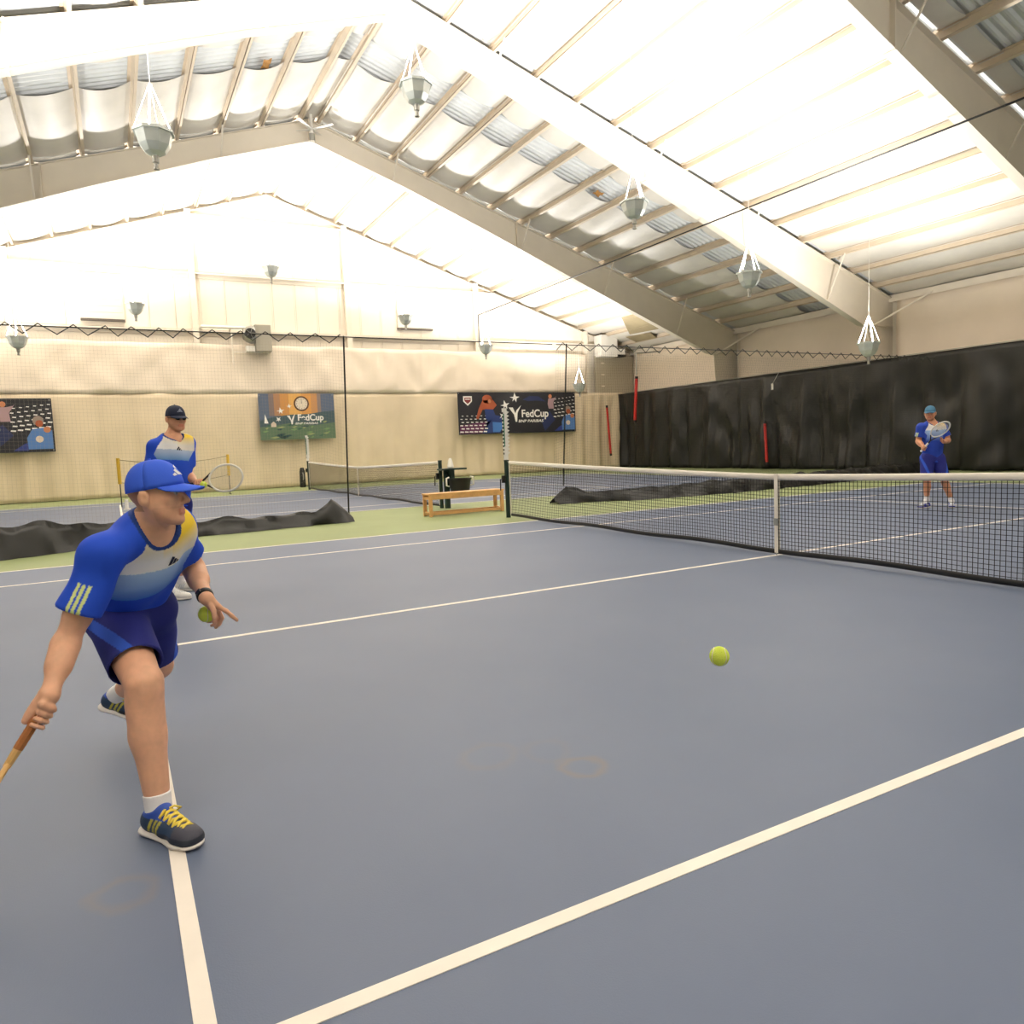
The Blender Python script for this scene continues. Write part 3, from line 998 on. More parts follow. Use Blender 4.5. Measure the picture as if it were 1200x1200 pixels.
def sunset_banner(y0, z0, W, H):
    t = panel('banner', 'small landscape banner with orange sky, clock and FedCup lettering beyond the practice net', y0, z0, W, H, PR('slate', 92, 104, 128))
    F = lambda n, pts, l, m: flat(t, n, pts, l, m, y0, z0)
    wht = PR('white', 238, 236, 232)
    sky = [(0.4, 128, 112, 110), (0.6, 176, 130, 96), (0.85, 206, 146, 80), (1.2, 226, 172, 96), (1.7, 216, 154, 80), (2.1, 196, 142, 92), (2.35, 140, 122, 116), (2.5, 0, 0, 0)]
    for k in range(len(sky) - 1):
        a, r, g, b = sky[k]
        F('print_sky', [(a, H * 0.52), (sky[k + 1][0], H * 0.52), (sky[k + 1][0], H), (a, H)], 1, PR('sky_%d' % k, r, g, b))
    F('print_hills', [(0, 0), (W, 0), (W, H * 0.62), (2.6, H * 0.6), (1.9, H * 0.55), (1.2, H * 0.54), (0.6, H * 0.5), (0, H * 0.42)], 2, PR('teal', 66, 88, 96))
    F('print_field', [(0, 0), (W, 0), (W, H * 0.36), (2.2, H * 0.30), (1.2, H * 0.36), (0.5, H * 0.3), (0, H * 0.28)], 3, PR('green', 92, 116, 92))
    rnd = random.Random(3)
    for k in range(34):
        a = rnd.uniform(0.15, W - 0.3); b = rnd.uniform(0.06, H * 0.38); w = rnd.uniform(0.12, 0.42)
        c = rnd.choice([('g1', 118, 150, 98), ('g2', 54, 96, 78), ('g3', 150, 160, 110), ('g4', 44, 74, 80)])
        F('print_field', [(a - w / 2, b), (a, b - 0.04), (a + w / 2, b + 0.02), (a + 0.05, b + 0.05)], 4, PR(*c))
    F('print_clock', circle(1.7, H * 0.78, 0.31, 28), 3, PR('clockrim', 84, 54, 34))
    F('print_clock', circle(1.7, H * 0.78, 0.245, 28), 4, PR('clockface', 226, 214, 196))
    for k in range(12):
        a = math.pi * k / 6
        F('print_mark', circle(1.7 + 0.2 * math.cos(a), H * 0.78 + 0.2 * math.sin(a), 0.018, 6), 5, PR('grey', 120, 110, 104))
    F('print_hand', [(1.69, H * 0.78), (1.715, H * 0.78), (1.71, H * 0.78 + 0.18), (1.695, H * 0.78 + 0.18)], 5, PR('grey', 120, 110, 104))
    for (a, b, s, r) in ((1.2, H * 0.72, 0.11, 0.2), (0.85, H * 0.62, 0.16, 0.3), (0.75, H * 0.44, 0.13, 0.8)):
        F('print_bird', bird(a, b, s, r), 5, wht)
    F('print_swoosh', [(1.08, H * 0.52), (1.2, H * 0.52), (1.26, H * 0.42), (1.32, H * 0.5), (1.42, H * 0.56), (1.32, H * 0.4), (1.30, H * 0.33), (1.25, H * 0.33), (1.22, H * 0.42)], 5, wht)
    F('print_sail', [(0.18, H * 0.36), (0.34, H * 0.36), (0.22, H * 0.56)], 5, wht)
    F('print_house', [(0.44, H * 0.28), (0.64, H * 0.28), (0.64, H * 0.35), (0.54, H * 0.40), (0.44, H * 0.35)], 5, PR('cream', 214, 196, 180))
    text(t, 'lettering', 'FedCup', y0 + 1.50, z0 + H * 0.41, 0.26, wht, 6, 0.01, 0.95)
    text(t, 'lettering', 'BNP PARIBAS', y0 + 1.40, z0 + H * 0.325, 0.085, wht, 6, 0.002, 1.35, 0.2)


sunset_banner(-1.2, 1.97, 3.05, 1.86)

# ------------------------------------------------------------------ red tubes


def red_tube(a, b, label, r=0.055):
    a, b = np.array(a, float), np.array(b, float)
    t = thing('padded_tube', label, 'padded tube', tuple(b))
    d = (b - a) / np.linalg.norm(b - a)
    m = MB(); m.tube([a + d * 0.1, b - d * 0.1], r, 14); obj('sleeve', m, M_RED, t, auto=True)
    for p, q in ((a, a + d * 0.12), (b - d * 0.12, b)):
        m = MB(); m.tube([p, q], r * 1.06, 14); obj('end_cap', m, M_BLACK, t, auto=True)
    for p in (a + d * 0.2, b - d * 0.2):
        m = MB(); m.tube([p - d * 0.015, p + d * 0.015], r * 1.04, 14); obj('strap', m, mat('dark_red', srgb(150, 34, 32), 0.5), t)
    return t


red_tube(onx(711, 475, XW + 0.75), onx(716, 534, XW + 0.75), 'tilted red padded tube hanging on the cream curtain beside the wide banner')
yc_ = YC - 0.30
ony = lambda u, v, y: CAM + ray(u, v) * ((y - CAM[1]) / ray(u, v)[1])
red_tube(ony(746, 441, yc_), ony(744, 495, yc_), 'red padded tube hanging at the corner where cream and black curtains meet', 0.075)
yq = YC - 0.22
d1 = ray(896, 493); P = CAM + d1 * ((yq - CAM[1]) / d1[1])
d2 = ray(899, 545); Q = CAM + d2 * ((yq - CAM[1]) / d2[1])
red_tube(P, Q, 'red padded tube standing out against the middle of the black curtain')
Pc = ony(746, 440, yc_)
m = MB(); m.tube([(Pc[0], Pc[1], Pc[2]), (Pc[0], Pc[1], 5.6), (Pc[0], Y0 + 18.2, 5.75)], 0.035, 8)
tag(obj('conduit', m, M_STEEL), 'grey conduit dropping to the red tube in the corner', 'pipe')

# ------------------------------------------------------------------ wall equipment
# unit heater with fan
t = thing('unit_heater', 'grey box unit heater with round fan bracketed high on the end wall', 'heater', (XW + 1.0, -0.9, 5.4))
y0h = onx(296, 398, XW + 0.75)
xh = XW + 0.75
P0 = onx(297, 381, xh); P1 = onx(318, 413, xh)
m = MB(); m.box(xh - 0.25, P0[1], P1[2], xh + 0.25, P1[1], P0[2]); bevel(obj('casing', m, mat('heater_grey', srgb(168, 162, 148), 0.5), t), 0.03)
m = MB()
yc = P0[1] - 0.22; zc = (P0[2] + P1[2]) / 2 + 0.15
m.tube([(xh, P0[1], zc), (xh, P0[1] - 0.12, zc), (xh, P0[1] - 0.3, zc), (xh, P0[1] - 0.42, zc)], [0.34, 0.36, 0.3, 0.2], 18)
obj('motor_housing', m, M_STEEL, t, auto=True)
m = MB(); m.tube([(xh + 0.1, P0[1] - 0.2, zc), (xh + 0.4, P0[1] - 0.2, zc)], 0.2, 14)
obj('fan_hub', m, M_BLACK, t, auto=True)
for k in range(5):
    a = 2 * math.pi * k / 5
    c, q = math.cos(a), math.sin(a)
    m = MB(); m.bar((xh + 0.42, P0[1] - 0.2, zc), (xh + 0.42, P0[1] - 0.2 + 0.26 * c, zc + 0.26 * q), 0.08, 0.01)
    obj('fan_blade', m, M_STEEL, t)
m = MB(); m.bar((xh, P0[1] - 0.85, zc + 0.25), (xh, P0[1] - 0.85, P1[2] - 0.5), 0.05, 0.05)
m.bar((xh, P0[1] - 0.85, P1[2] - 0.02), (xh, P1[1], P1[2] - 0.02), 0.05, 0.05)
m.bar((XW + 0.1, P0[1] - 0.85, zc + 0.2), (xh, P0[1] - 0.85, zc + 0.2), 0.05, 0.05)
m.bar((XW + 0.1, P1[1] - 0.1, P1[2] - 0.02), (xh, P1[1] - 0.1, P1[2] - 0.02), 0.05, 0.05)
obj('bracket', m, M_CREAM, t)
m = MB(); m.box(xh - 0.1, P0[1] - 0.35, P1[2], xh + 0.15, P0[1] - 0.02, P1[2] + 0.22); obj('gas_valve', m, M_WHITE, t)
m = MB(); m.tube([(XW + 0.3, -3.1, zc + 0.25), (xh, -3.1, zc + 0.25), (xh, P0[1] - 0.3, zc + 0.25)], 0.06, 10)
obj('flue_pipe', m, M_WHITE, t)
# framed louvre panels high on the gable
for (u0, v0, u1, v1, lb) in ((90, 318, 146, 375, 'flat white shutter panel with dark sill high on the gable above the practice net'), (464, 340, 506, 386, 'flat white shutter panel with dark sill high on the gable between the two FedCup banners')):
    A = onx(u0, v0, XW + 0.1); B = onx(u1, v1, XW + 0.1)
    t = thing('wall_shutter', lb, 'shutter', (XW + 0.05, (A[1] + B[1]) / 2, B[2]))
    m = MB(); m.box(XW + 0.04, A[1], B[2], XW + 0.11, B[1], A[2]); bevel(obj('panel', m, mat('shutter_white', srgb(232, 222, 208), 0.6), t), 0.01)
    m = MB(); m.box(XW + 0.04, A[1] - 0.02, B[2] - 0.07, XW + 0.2, B[1] + 0.02, B[2]); obj('sill', m, mat('dark_sill', srgb(96, 88, 80), 0.6), t)
    n = 7
    for k in range(n):
        z = B[2] + (A[2] - B[2]) * (k + 0.5) / n
        m = MB(); m.bar((XW + 0.118, A[1] + 0.05, z), (XW + 0.118, B[1] - 0.05, z), 0.012, (A[2] - B[2]) / n * 0.86)
        obj('slat', m, mat('shutter_white', srgb(232, 222, 208), 0.6), t)
# corner: grey wall panel, white duct box
A = onx(697, 417, XW + 0.35); B = onx(742, 462, XW + 0.35)
t = thing('wall_cabinet', 'grey metal panel high in the corner above the end wall curtain', 'panel', (XW + 0.4, 16.5, 3.9))
m = MB(); m.box(XW + 0.28, A[1], B[2], XW + 0.38, B[1], A[2]); bevel(obj('panel', m, mat('panel_grey', srgb(178, 168, 148), 0.6), t), 0.01)
for f in (0.2, 0.5, 0.8):
    m = MB(); z = B[2] + (A[2] - B[2]) * f
    m.box(XW + 0.38, A[1] + 0.35, z, XW + 0.395, A[1] + 0.55, z + 0.05); obj('hinge', m, M_CREAM, t)
A = onx(704, 392, XW + 0.9); B = onx(724, 418, XW + 0.9)
t = thing('duct_heater', 'white box heater with dark outlet under the roof in the corner', 'heater', (XW + 0.9, A[1], B[2]))
m = MB(); m.box(XW + 0.3, A[1], B[2], XW + 0.9, B[1], A[2]); bevel(obj('casing', m, M_WHITE, t), 0.015)
m = MB(); m.box(XW + 0.35, B[1], B[2] + 0.05, XW + 0.85, B[1] + 0.5, B[2] + 0.4); obj('outlet', m, M_WHITE, t)
m = MB(); m.box(XW + 0.38, B[1] + 0.02, B[2] + 0.02, XW + 0.86, B[1] + 0.56, B[2] + 0.12); obj('grille', m, M_BLACK, t)
m = MB(); m.tube([(XW + 0.6, A[1] + 0.2, A[2]), (XW + 0.6, A[1] + 0.2, A[2] + 0.45)], 0.02); m.tube([(XW + 0.6, B[1] - 0.2, A[2]), (XW + 0.6, B[1] - 0.2, A[2] + 0.3)], 0.02)
obj('hanger', m, M_STEEL, t)
# stained insulation near that corner
for (pts, z) in (([(728, 372), (770, 360), (790, 366), (812, 372), (770, 386), (738, 392)], 0.0), ([(733, 395), (762, 390), (770, 396), (745, 401)], 0.0)):
    P3 = []
    for (u, v) in pts:
        d = ray(u, v)
        t_ = (11.87 - 0.322 * (CAM[1] - Y0) - CAM[2] - 0.0) / (d[2] + 0.322 * d[1])
        P3.append(CAM + t_ * d)
    m = MB(); m.prism(P3, (0, 0, 0.012))
    obj('stained_insulation', m, M_STAIN, ceiling)
# small ceiling fan head at the ridge of the frame before the end wall
t = thing('ridge_vent', 'small white four-armed bracket under the roof ridge at the middle frame', 'bracket', (-18.15, Y0, 11.2))
m = MB(); m.tube([(-18.05, Y0, 11.95), (-18.05, Y0, 11.25)], 0.05, 10); obj('stem', m, M_WHITE, t)
m = MB(); m.tube([(-18.05, Y0, 11.32), (-18.05, Y0, 11.1)], 0.09, 12); obj('hub', m, M_STEEL, t, auto=True)
for k in range(4):
    a = math.pi / 4 + math.pi / 2 * k
    m = MB(); m.bar((-18.05, Y0, 11.45), (-18.05 + 0.75 * math.cos(a), Y0 + 0.75 * math.sin(a), 11.5), 0.12, 0.015); obj('blade', m, M_WHITE, t)

# ================================================================== people
BIG = 9.0


def nrm(v):
    v = np.asarray(v, float)
    return v / (np.linalg.norm(v) + 1e-12)


def V(*a):
    return np.array(a, float)


class Field:
    """a distance field on a grid: smooth unions of tapered limbs, turned into one continuous surface"""

    def __init__(s, lo, hi, h):
        s.lo = np.asarray(lo, float)
        s.h = h
        n = np.ceil((np.asarray(hi, float) - s.lo) / h).astype(int) + 1
        s.n = n
        s.ax = [s.lo[i] + h * np.arange(n[i]) for i in range(3)]
        s.d = np.full(tuple(n), BIG, np.float32)

    def box(s, lo, hi):
        a = np.maximum(0, np.floor((np.asarray(lo) - s.lo) / s.h).astype(int))
        b = np.minimum(s.n, np.ceil((np.asarray(hi) - s.lo) / s.h).astype(int) + 1)
        if np.any(b <= a):
            return None
        sl = tuple(slice(a[i], b[i]) for i in range(3))
        X = [s.ax[i][sl[i]].astype(np.float32) for i in range(3)]
        return sl, X[0][:, None, None], X[1][None, :, None], X[2][None, None, :]

    @staticmethod
    def _rc(X, Y, Z, a, b, ra, rb, flat):
        ab = b - a
        L2 = float(ab @ ab) + 1e-12
        px, py, pz = X - a[0], Y - a[1], Z - a[2]
        t = np.clip((px * ab[0] + py * ab[1] + pz * ab[2]) / L2, 0, 1)
        qx, qy, qz = px - t * ab[0], py - t * ab[1], pz - t * ab[2]
        r = ra + (rb - ra) * t
        d2 = qx * qx + qy * qy + qz * qz
        if flat is not None:
            n, f = flat
            c = qx * n[0] + qy * n[1] + qz * n[2]
            d2 = d2 + c * c * (1 / (f * f) - 1)
        return np.sqrt(d2) - r

    def _merge(s, sl, d, k):
        o = s.d[sl]
        if k > 0:
            hh = np.maximum(k - np.abs(o - d), 0) / k
            s.d[sl] = np.minimum(o, d) - hh * hh * k * 0.25
        else:
            s.d[sl] = np.minimum(o, d)

    def rc(s, a, b, ra, rb=None, k=0.02, flat=None, cuts=(), hollow=None):
        a = np.asarray(a, float); b = np.asarray(b, float)
        rb = ra if rb is None else rb
        pad = max(ra, rb) + k + 2 * s.h
        g = s.box(np.minimum(a, b) - pad, np.maximum(a, b) + pad)
        if g is None:
            return
        sl, X, Y, Z = g
        d = s._rc(X, Y, Z, a, b, ra, rb, flat)
        if hollow is not None:
            d = np.maximum(d, -s._rc(X, Y, Z, *hollow))
        for (p, n) in cuts:
            d = np.maximum(d, (X - p[0]) * n[0] + (Y - p[1]) * n[1] + (Z - p[2]) * n[2])
        s._merge(sl, d.astype(np.float32), k)

    def ell(s, c, r, fr, k=0.02, sub=False, cuts=()):
        c = np.asarray(c, float)
        pad = max(r) + k + 2 * s.h
        g = s.box(c - pad, c + pad)
        if g is None:
            return
        sl, X, Y, Z = g
        px, py, pz = X - c[0], Y - c[1], Z - c[2]
        k0 = 0; k1 = 0
        for i in range(3):
            q = px * fr[i][0] + py * fr[i][1] + pz * fr[i][2]
            k0 = k0 + (q / r[i]) ** 2
            k1 = k1 + (q / (r[i] * r[i])) ** 2
        k0 = np.sqrt(k0); k1 = np.sqrt(k1) + 1e-6
        d = (k0 * (k0 - 1) / k1).astype(np.float32)
        for (p, n) in cuts:
            d = np.maximum(d, (X - p[0]) * n[0] + (Y - p[1]) * n[1] + (Z - p[2]) * n[2])
        if sub:
            o = s.d[sl]
            hh = np.maximum(k - np.abs(o + d), 0) / max(k, 1e-6)
            s.d[sl] = np.maximum(o, -d) + hh * hh * k * 0.25
        else:
            s._merge(sl, d.astype(np.float32), k)

    def cut(s, p, n):
        d = ((s.ax[0] - p[0]) * n[0])[:, None, None] + ((s.ax[1] - p[1]) * n[1])[None, :, None] + ((s.ax[2] - p[2]) * n[2])[None, None, :]
        np.maximum(s.d, d.astype(np.float32), out=s.d)

    def mesh(s):
        d = s.d
        g = d < 0
        cnt = np.zeros(tuple(s.n - 1), np.uint8)
        for i in (0, 1):
            for j in (0, 1):
                for k in (0, 1):
                    cnt += g[i:s.n[0] - 1 + i, j:s.n[1] - 1 + j, k:s.n[2] - 1 + k]
        act = (cnt > 0) & (cnt < 8)
        ii = np.argwhere(act)
        idx = np.full(act.shape, -1, np.int32)
        idx[act] = np.arange(len(ii), dtype=np.int32)
        acc = np.zeros((len(ii), 3)); num = np.zeros(len(ii))
        cor = [(i, j, k) for i in (0, 1) for j in (0, 1) for k in (0, 1)]
        val = {c: d[ii[:, 0] + c[0], ii[:, 1] + c[1], ii[:, 2] + c[2]] for c in cor}
        for a in cor:
            for ax in range(3):
                if a[ax] == 0:
                    b = list(a); b[ax] = 1; b = tuple(b)
                    va, vb = val[a], val[b]
                    m = (va < 0) != (vb < 0)
                    den = np.where(m, va - vb, 1)
                    t = np.where(m, va / den, 0)
                    p = np.tile(np.array(a, float), (len(ii), 1))
                    p[:, ax] = t
                    acc += p * m[:, None]; num += m
        P = (ii + acc / num[:, None]) * s.h + s.lo
        F = []
        for ax in range(3):
            sa = [slice(None)] * 3; sb = [slice(None)] * 3
            sa[ax] = slice(0, -1); sb[ax] = slice(1, None)
            A = g[tuple(sa)]; B = g[tuple(sb)]
            e = np.argwhere(A != B)
            o1, o2 = (ax + 1) % 3, (ax + 2) % 3
            ok = (e[:, o1] > 0) & (e[:, o2] > 0) & (e[:, o1] < s.n[o1] - 1) & (e[:, o2] < s.n[o2] - 1)
            e = e[ok]
            ins = A[e[:, 0], e[:, 1], e[:, 2]]
            q = []
            for (u, w) in ((-1, -1), (0, -1), (0, 0), (-1, 0)):
                c = e.copy(); c[:, o1] += u; c[:, o2] += w
                q.append(idx[c[:, 0], c[:, 1], c[:, 2]])
            q = np.stack(q, 1)
            q[~ins] = q[~ins][:, ::-1]
            F.append(q)
        F = np.concatenate(F)
        return P, F


def vnormals(P, F):
    n = np.cross(P[F[:, 2]] - P[F[:, 0]], P[F[:, 3]] - P[F[:, 1]])
    N = np.zeros_like(P)
    for c in range(4):
        np.add.at(N, F[:, c], n)
    return N / (np.linalg.norm(N, axis=1)[:, None] + 1e-12)


def relax(P, F, it=2):
    E = np.concatenate([F[:, [0, 1]], F[:, [1, 2]], F[:, [2, 3]], F[:, [3, 0]]])
    for lam in [0.5, -0.52] * it:
        s = np.zeros_like(P); c = np.zeros(len(P))
        np.add.at(s, E[:, 0], P[E[:, 1]]); np.add.at(c, E[:, 0], 1)
        P = P + lam * (s / np.maximum(c, 1)[:, None] - P)
    return P


def npmesh(name, P, F, m, parent, col=None):
    me = bpy.data.meshes.new(name)
    me.vertices.add(len(P)); me.vertices.foreach_set('co', P.astype(np.float32).ravel())
    me.loops.add(F.size); me.loops.foreach_set('vertex_index', F.astype(np.int32).ravel())
    me.polygons.add(len(F)); me.polygons.foreach_set('loop_start', np.arange(0, F.size, 4, dtype=np.int32))
    me.update(calc_edges=True)
    me.validate()
    if col is not None:
        a = me.attributes.new('Col', 'FLOAT_COLOR', 'POINT')
        c = np.ones((len(P), 4), np.float32); c[:, :3] = col
        a.data.foreach_set('color', c.ravel())
    return link(name, me, m, parent, True)


def lin(r, g, b):
    return np.array(srgb(r, g, b)[:3])


def wrinkle(P, N, amp, seed, freq=22.0):
    rs = np.random.RandomState(seed)
    d = np.zeros(len(P))
    for k in range(7):
        v = rs.randn(3); v /= np.linalg.norm(v)
        w = rs.randn(3); w /= np.linalg.norm(w)
        f = freq * (0.6 + 1.2 * rs.rand())
        g = freq * 0.35
        d += np.sin(P @ v * f + rs.rand() * 6 + 1.5 * np.sin(P @ w * g + rs.rand() * 6)) * np.maximum(0, np.sin(P @ w * g * 0.6 + rs.rand() * 6))
    return P + N * (amp * d / 2.2)[:, None]


M_SKIN = mat('skin', (0.5, 0.3, 0.2, 1), 0.5, spec=0.4, attr=True, var=0.07, vscale=28)
MATS['skin'].node_tree.nodes['Principled BSDF'].inputs['Subsurface Weight'].default_value = 0.08
MATS['skin'].node_tree.nodes['Principled BSDF'].inputs['Subsurface Radius'].default_value = (0.012, 0.005, 0.003)
M_CLOTH = mat('sports_cloth', (1, 1, 1, 1), 0.75, spec=0.3, attr=True, bump=0.08, bscale=500)
M_SHOE = mat('shoe_mesh', (1, 1, 1, 1), 0.6, attr=True, bump=0.2, bscale=350)
M_SOCK = mat('sock_cotton', srgb(238, 236, 238), 0.9, bump=0.2, bscale=300)
M_LACE = mat('lace_yellow', srgb(240, 216, 90), 0.7)
M_LACEW = mat('lace_white', srgb(235, 235, 235), 0.7)
M_SOLE = mat('sole_rubber', srgb(232, 226, 222), 0.6)


def grip_hand(f, P, g, w, wrist, order=1, r=0.0085, axis_r=0.017):
    """a hand closed round a handle: P on its axis, g along it, w from the axis towards the back of the hand"""
    g = nrm(g); w = nrm(w - (w @ g) * g)
    q = np.cross(g, w)
    R = axis_r + r * 0.85
    for i in range(4):
        c = P + g * (i - 1.5) * 0.0205 * order
        rr = r * (1.0, 1.03, 0.98, 0.86)[i]
        pts = []
        for a in (15, 70, 125, 180, 235, 275):
            t = math.radians(a)
            pts.append(c + (R + (0.006 if a in (70, 180) else 0)) * (w * math.cos(t) + q * math.sin(t)))
        for a, b in zip(pts[:-1], pts[1:]):
            f.rc(a, b, rr, rr * 0.95, k=0.003)
        kn = c + w * (R + 0.004) + q * 0.004
        f.rc(wrist + (kn - wrist) * 0.05, kn, 0.020, 0.0115, k=0.014)
    f.rc(wrist, wrist + (P - wrist) * 0.45, 0.0275, 0.024, k=0.02)
    # thumb
    c = P - g * 0.035 * order
    b0 = wrist + (c - wrist) * 0.30 - q * 0.010
    pts = [b0, c - q * (R + 0.006) + w * 0.006 - g * 0.003 * order, c - q * R * 0.55 - w * R * 0.9, c + q * R * 0.5 - w * R * 0.95]
    for (a, b), (r0, r1) in zip(zip(pts[:-1], pts[1:]), ((0.015, 0.0115), (0.0115, 0.0105), (0.0105, 0.009))):
        f.rc(a, b, r0, r1, k=0.006)


def shoe(parent, A, fwd, up, h, cols, tongue=None, lace=None, sole_m=None, size=1.0):
    """A: point under the ankle on the ground; fwd along the foot"""
    fwd = nrm(fwd); up = nrm(up - (up @ fwd) * fwd)
    rt = np.cross(fwd, up)
    T = lambda x, y, z: A + size * (fwd * x + rt * y + up * z)
    lo = np.min([T(x, y, z) for x in (-0.1, 0.24) for y in (-0.07, 0.07) for z in (-0.01, 0.14)], 0)
    hi = np.max([T(x, y, z) for x in (-0.1, 0.24) for y in (-0.07, 0.07) for z in (-0.01, 0.14)], 0)
    z = size
    fr = (fwd, rt, up)
    f = Field(lo, hi, h)
    f.rc(T(-0.035, 0, 0.052), T(0.06, 0, 0.05), 0.036 * z, 0.037 * z, k=0.02)
    f.rc(T(0.06, 0, 0.05), T(0.165, 0.004, 0.032), 0.040 * z, 0.034 * z, k=0.03)
    f.rc(T(0.13, -0.018, 0.034), T(0.13, 0.018, 0.034), 0.028 * z, k=0.03)
    f.rc(T(0.17, -0.01, 0.03), T(0.17, 0.014, 0.03), 0.026 * z, k=0.03)
    f.rc(T(-0.015, 0, 0.06), T(0.0, 0, 0.092), 0.042 * z, 0.040 * z, k=0.02, cuts=[(T(0, 0, 0.098), nrm(up - fwd * 0.25))])
    f.rc(T(0.045, 0, 0.062), T(0.03, 0, 0.098), 0.028 * z, 0.025 * z, k=0.02)
    f.cut(T(0, 0, 0.024), -up)
    P, F = f.mesh()
    P = relax(P, F, 1)
    L = (P - A) / size
    x, y, zz = L @ fwd, L @ rt, L @ up
    col = np.tile(cols['upper'], (len(P), 1))
    col[x > 0.125] = cols['toe']
    col[(zz < 0.045) & (x > 0.02)] = cols['low']
    col[(zz > 0.082) | (x < -0.055)] = cols['collar']
    side = np.abs(y) > 0.018
    for k in range(3):
        s = x - 0.5 * (zz - 0.05) - (0.005 + 0.021 * k)
        col[(np.abs(s) < 0.0055) & side & (zz > 0.033) & (zz < 0.082)] = cols['stripe']
    up_o = npmesh('shoe_upper', P, F, M_SHOE, parent, col)
    f = Field(lo, hi, h)
    fl = (up, 0.33)
    f.rc(T(-0.04, 0, 0.018), T(0.04, -0.002, 0.014), 0.044 * z, 0.040 * z, k=0.0, flat=(up, 0.42))
    f.rc(T(0.04, -0.002, 0.014), T(0.125, 0.0, 0.014), 0.040 * z, 0.052 * z, k=0.01, flat=(up, 0.32))
    f.rc(T(0.125, 0, 0.014), T(0.165, 0.004, 0.018), 0.052 * z, 0.044 * z, k=0.01, flat=(up, 0.30))
    f.cut(T(0, 0, 0.0), -up)
    P, F = f.mesh(); P = relax(P, F, 1)
    npmesh('shoe_sole', P, F, sole_m or M_SOLE, up_o)
    if lace is not None:
        m = MB()
        for k in range(5):
            xx = 0.05 + 0.021 * k
            hz = 0.101 - 0.0070 * k
            for sg in (-1, 1):
                m.tube([T(xx, -0.027 * sg, hz - 0.014), T(xx + 0.006, -0.012 * sg, hz), T(xx + 0.014, 0.012 * sg, hz - 0.001), T(xx + 0.019, 0.027 * sg, hz - 0.019)], 0.0055 * z, 5)
        for sg in (-1, 1):
            m.tube([T(0.045, 0, 0.103), T(0.062, 0.02 * sg, 0.112), T(0.066, 0.04 * sg, 0.098), T(0.055, 0.03 * sg, 0.088), T(0.045, 0, 0.1)], 0.0038 * z, 5)
        obj('laces', m, lace, up_o, smooth=True)
    return up_o


def decal(parent, name, polys, c, ax, ay, target, m, off=0.002):
    """small print laid onto a garment"""
    bvh = target
    n = nrm(np.cross(ax, ay))
    mb = MB()
    for poly in polys:
        pts = []
        for (a, b) in poly:
            o = c + ax * a + ay * b + n * 0.25
            hit = bvh.ray_cast(Vector(o), Vector(-n))
            q = np.array(hit[0]) if hit[0] is not None else c + ax * a + ay * b
            pts.append(q + n * off)
        mb.prism(pts, -n * 0.001)
    return obj(name, mb, m, parent)


MARK = [[(-0.018, 0.0), (-0.010, 0.0), (-0.0135, 0.006), (-0.0195, 0.0035)], [(-0.007, 0.0), (0.002, 0.0), (-0.0055, 0.0135), (-0.0125, 0.0105)], [(0.005, 0.0), (0.014, 0.0), (0.0015, 0.0225), (-0.0055, 0.018)]]


def bvh_of(P, F):
    return BVHTree.FromPolygons([tuple(p) for p in P], [tuple(int(i) for i in q) for q in F])


def cap(parent, hc, R, F_, U, s, m, brim_m, logo=None, tilt=0.10):
    """cap: crown, brim, button"""
    U2 = nrm(U + F_ * -tilt); F2 = nrm(F_ - (F_ @ U2) * U2); R2 = np.cross(F2, U2)
    c = hc + s * (U * 0.048 - F_ * 0.006)
    mb = MB()
    nu, nv = 32, 10

    def fn(a, b):
        t = 2 * math.pi * a
        e = math.pi / 2 * b
        rx, ry, rz = 0.088, 0.105, 0.109
        k = math.cos(e) ** 0.8
        p = c + s * (R2 * rx * k * math.cos(t) + F2 * (ry * k * math.sin(t)) + U2 * (rz * math.sin(e) - 0.022))
        return p
    mb.grid(fn, nu, nv)
    o = obj('cap', mb, m, parent, smooth=True)
    md = o.modifiers.new('thick', 'SOLIDIFY'); md.thickness = 0.004 * s; md.offset = -1
    mb = MB()

    def fb(a, b):
        t = math.radians(-66 + 132 * a)
        rx, ry = 0.087, 0.103
        ext = 0.074 * max(0.0, math.cos(t * 1.36)) ** 0.7 * b
        xx = rx * math.sin(t) * (1 + 0.02 * b)
        yy = ry * math.cos(t) + ext
        cf = max(0.0, math.cos(t * 1.36))
        drop = 0.026 + 1.5 * abs(xx) ** 1.5 * b * cf ** 0.45 + 0.024 * b * cf
        return c + s * (R2 * xx + F2 * yy - U2 * (drop - 0.004))
    mb.grid(fb, 24, 7)
    b = obj('brim', mb, brim_m, o, smooth=True)
    md = b.modifiers.new('thick', 'SOLIDIFY'); md.thickness = 0.005 * s; md.offset = 0
    mb = MB(); top = c + s * U2 * 0.089
    mb.tube([top - U2 * 0.003, top + U2 * 0.004], 0.007 * s, 8)
    obj('button', mb, m, o)
    if logo is not None:
        bv = BVHTree.FromPolygons([v.co.copy() for v in o.data.vertices], [tuple(p.vertices) for p in o.data.polygons])
        d = nrm(F2 * 0.90 + U2 * 0.42)
        ax = R2 if logo[1] > 0 else -R2
        ax = -R2
        ay = np.cross(d, ax)
        cc = c + s * (F2 * 0.09 + U2 * 0.010)
        decal(o, 'cap_mark', [[(q[0] * logo[1], q[1] * logo[1]) for q in p] for p in MARK], cc, ax, ay, bv, logo[0], 0.003)
    return o


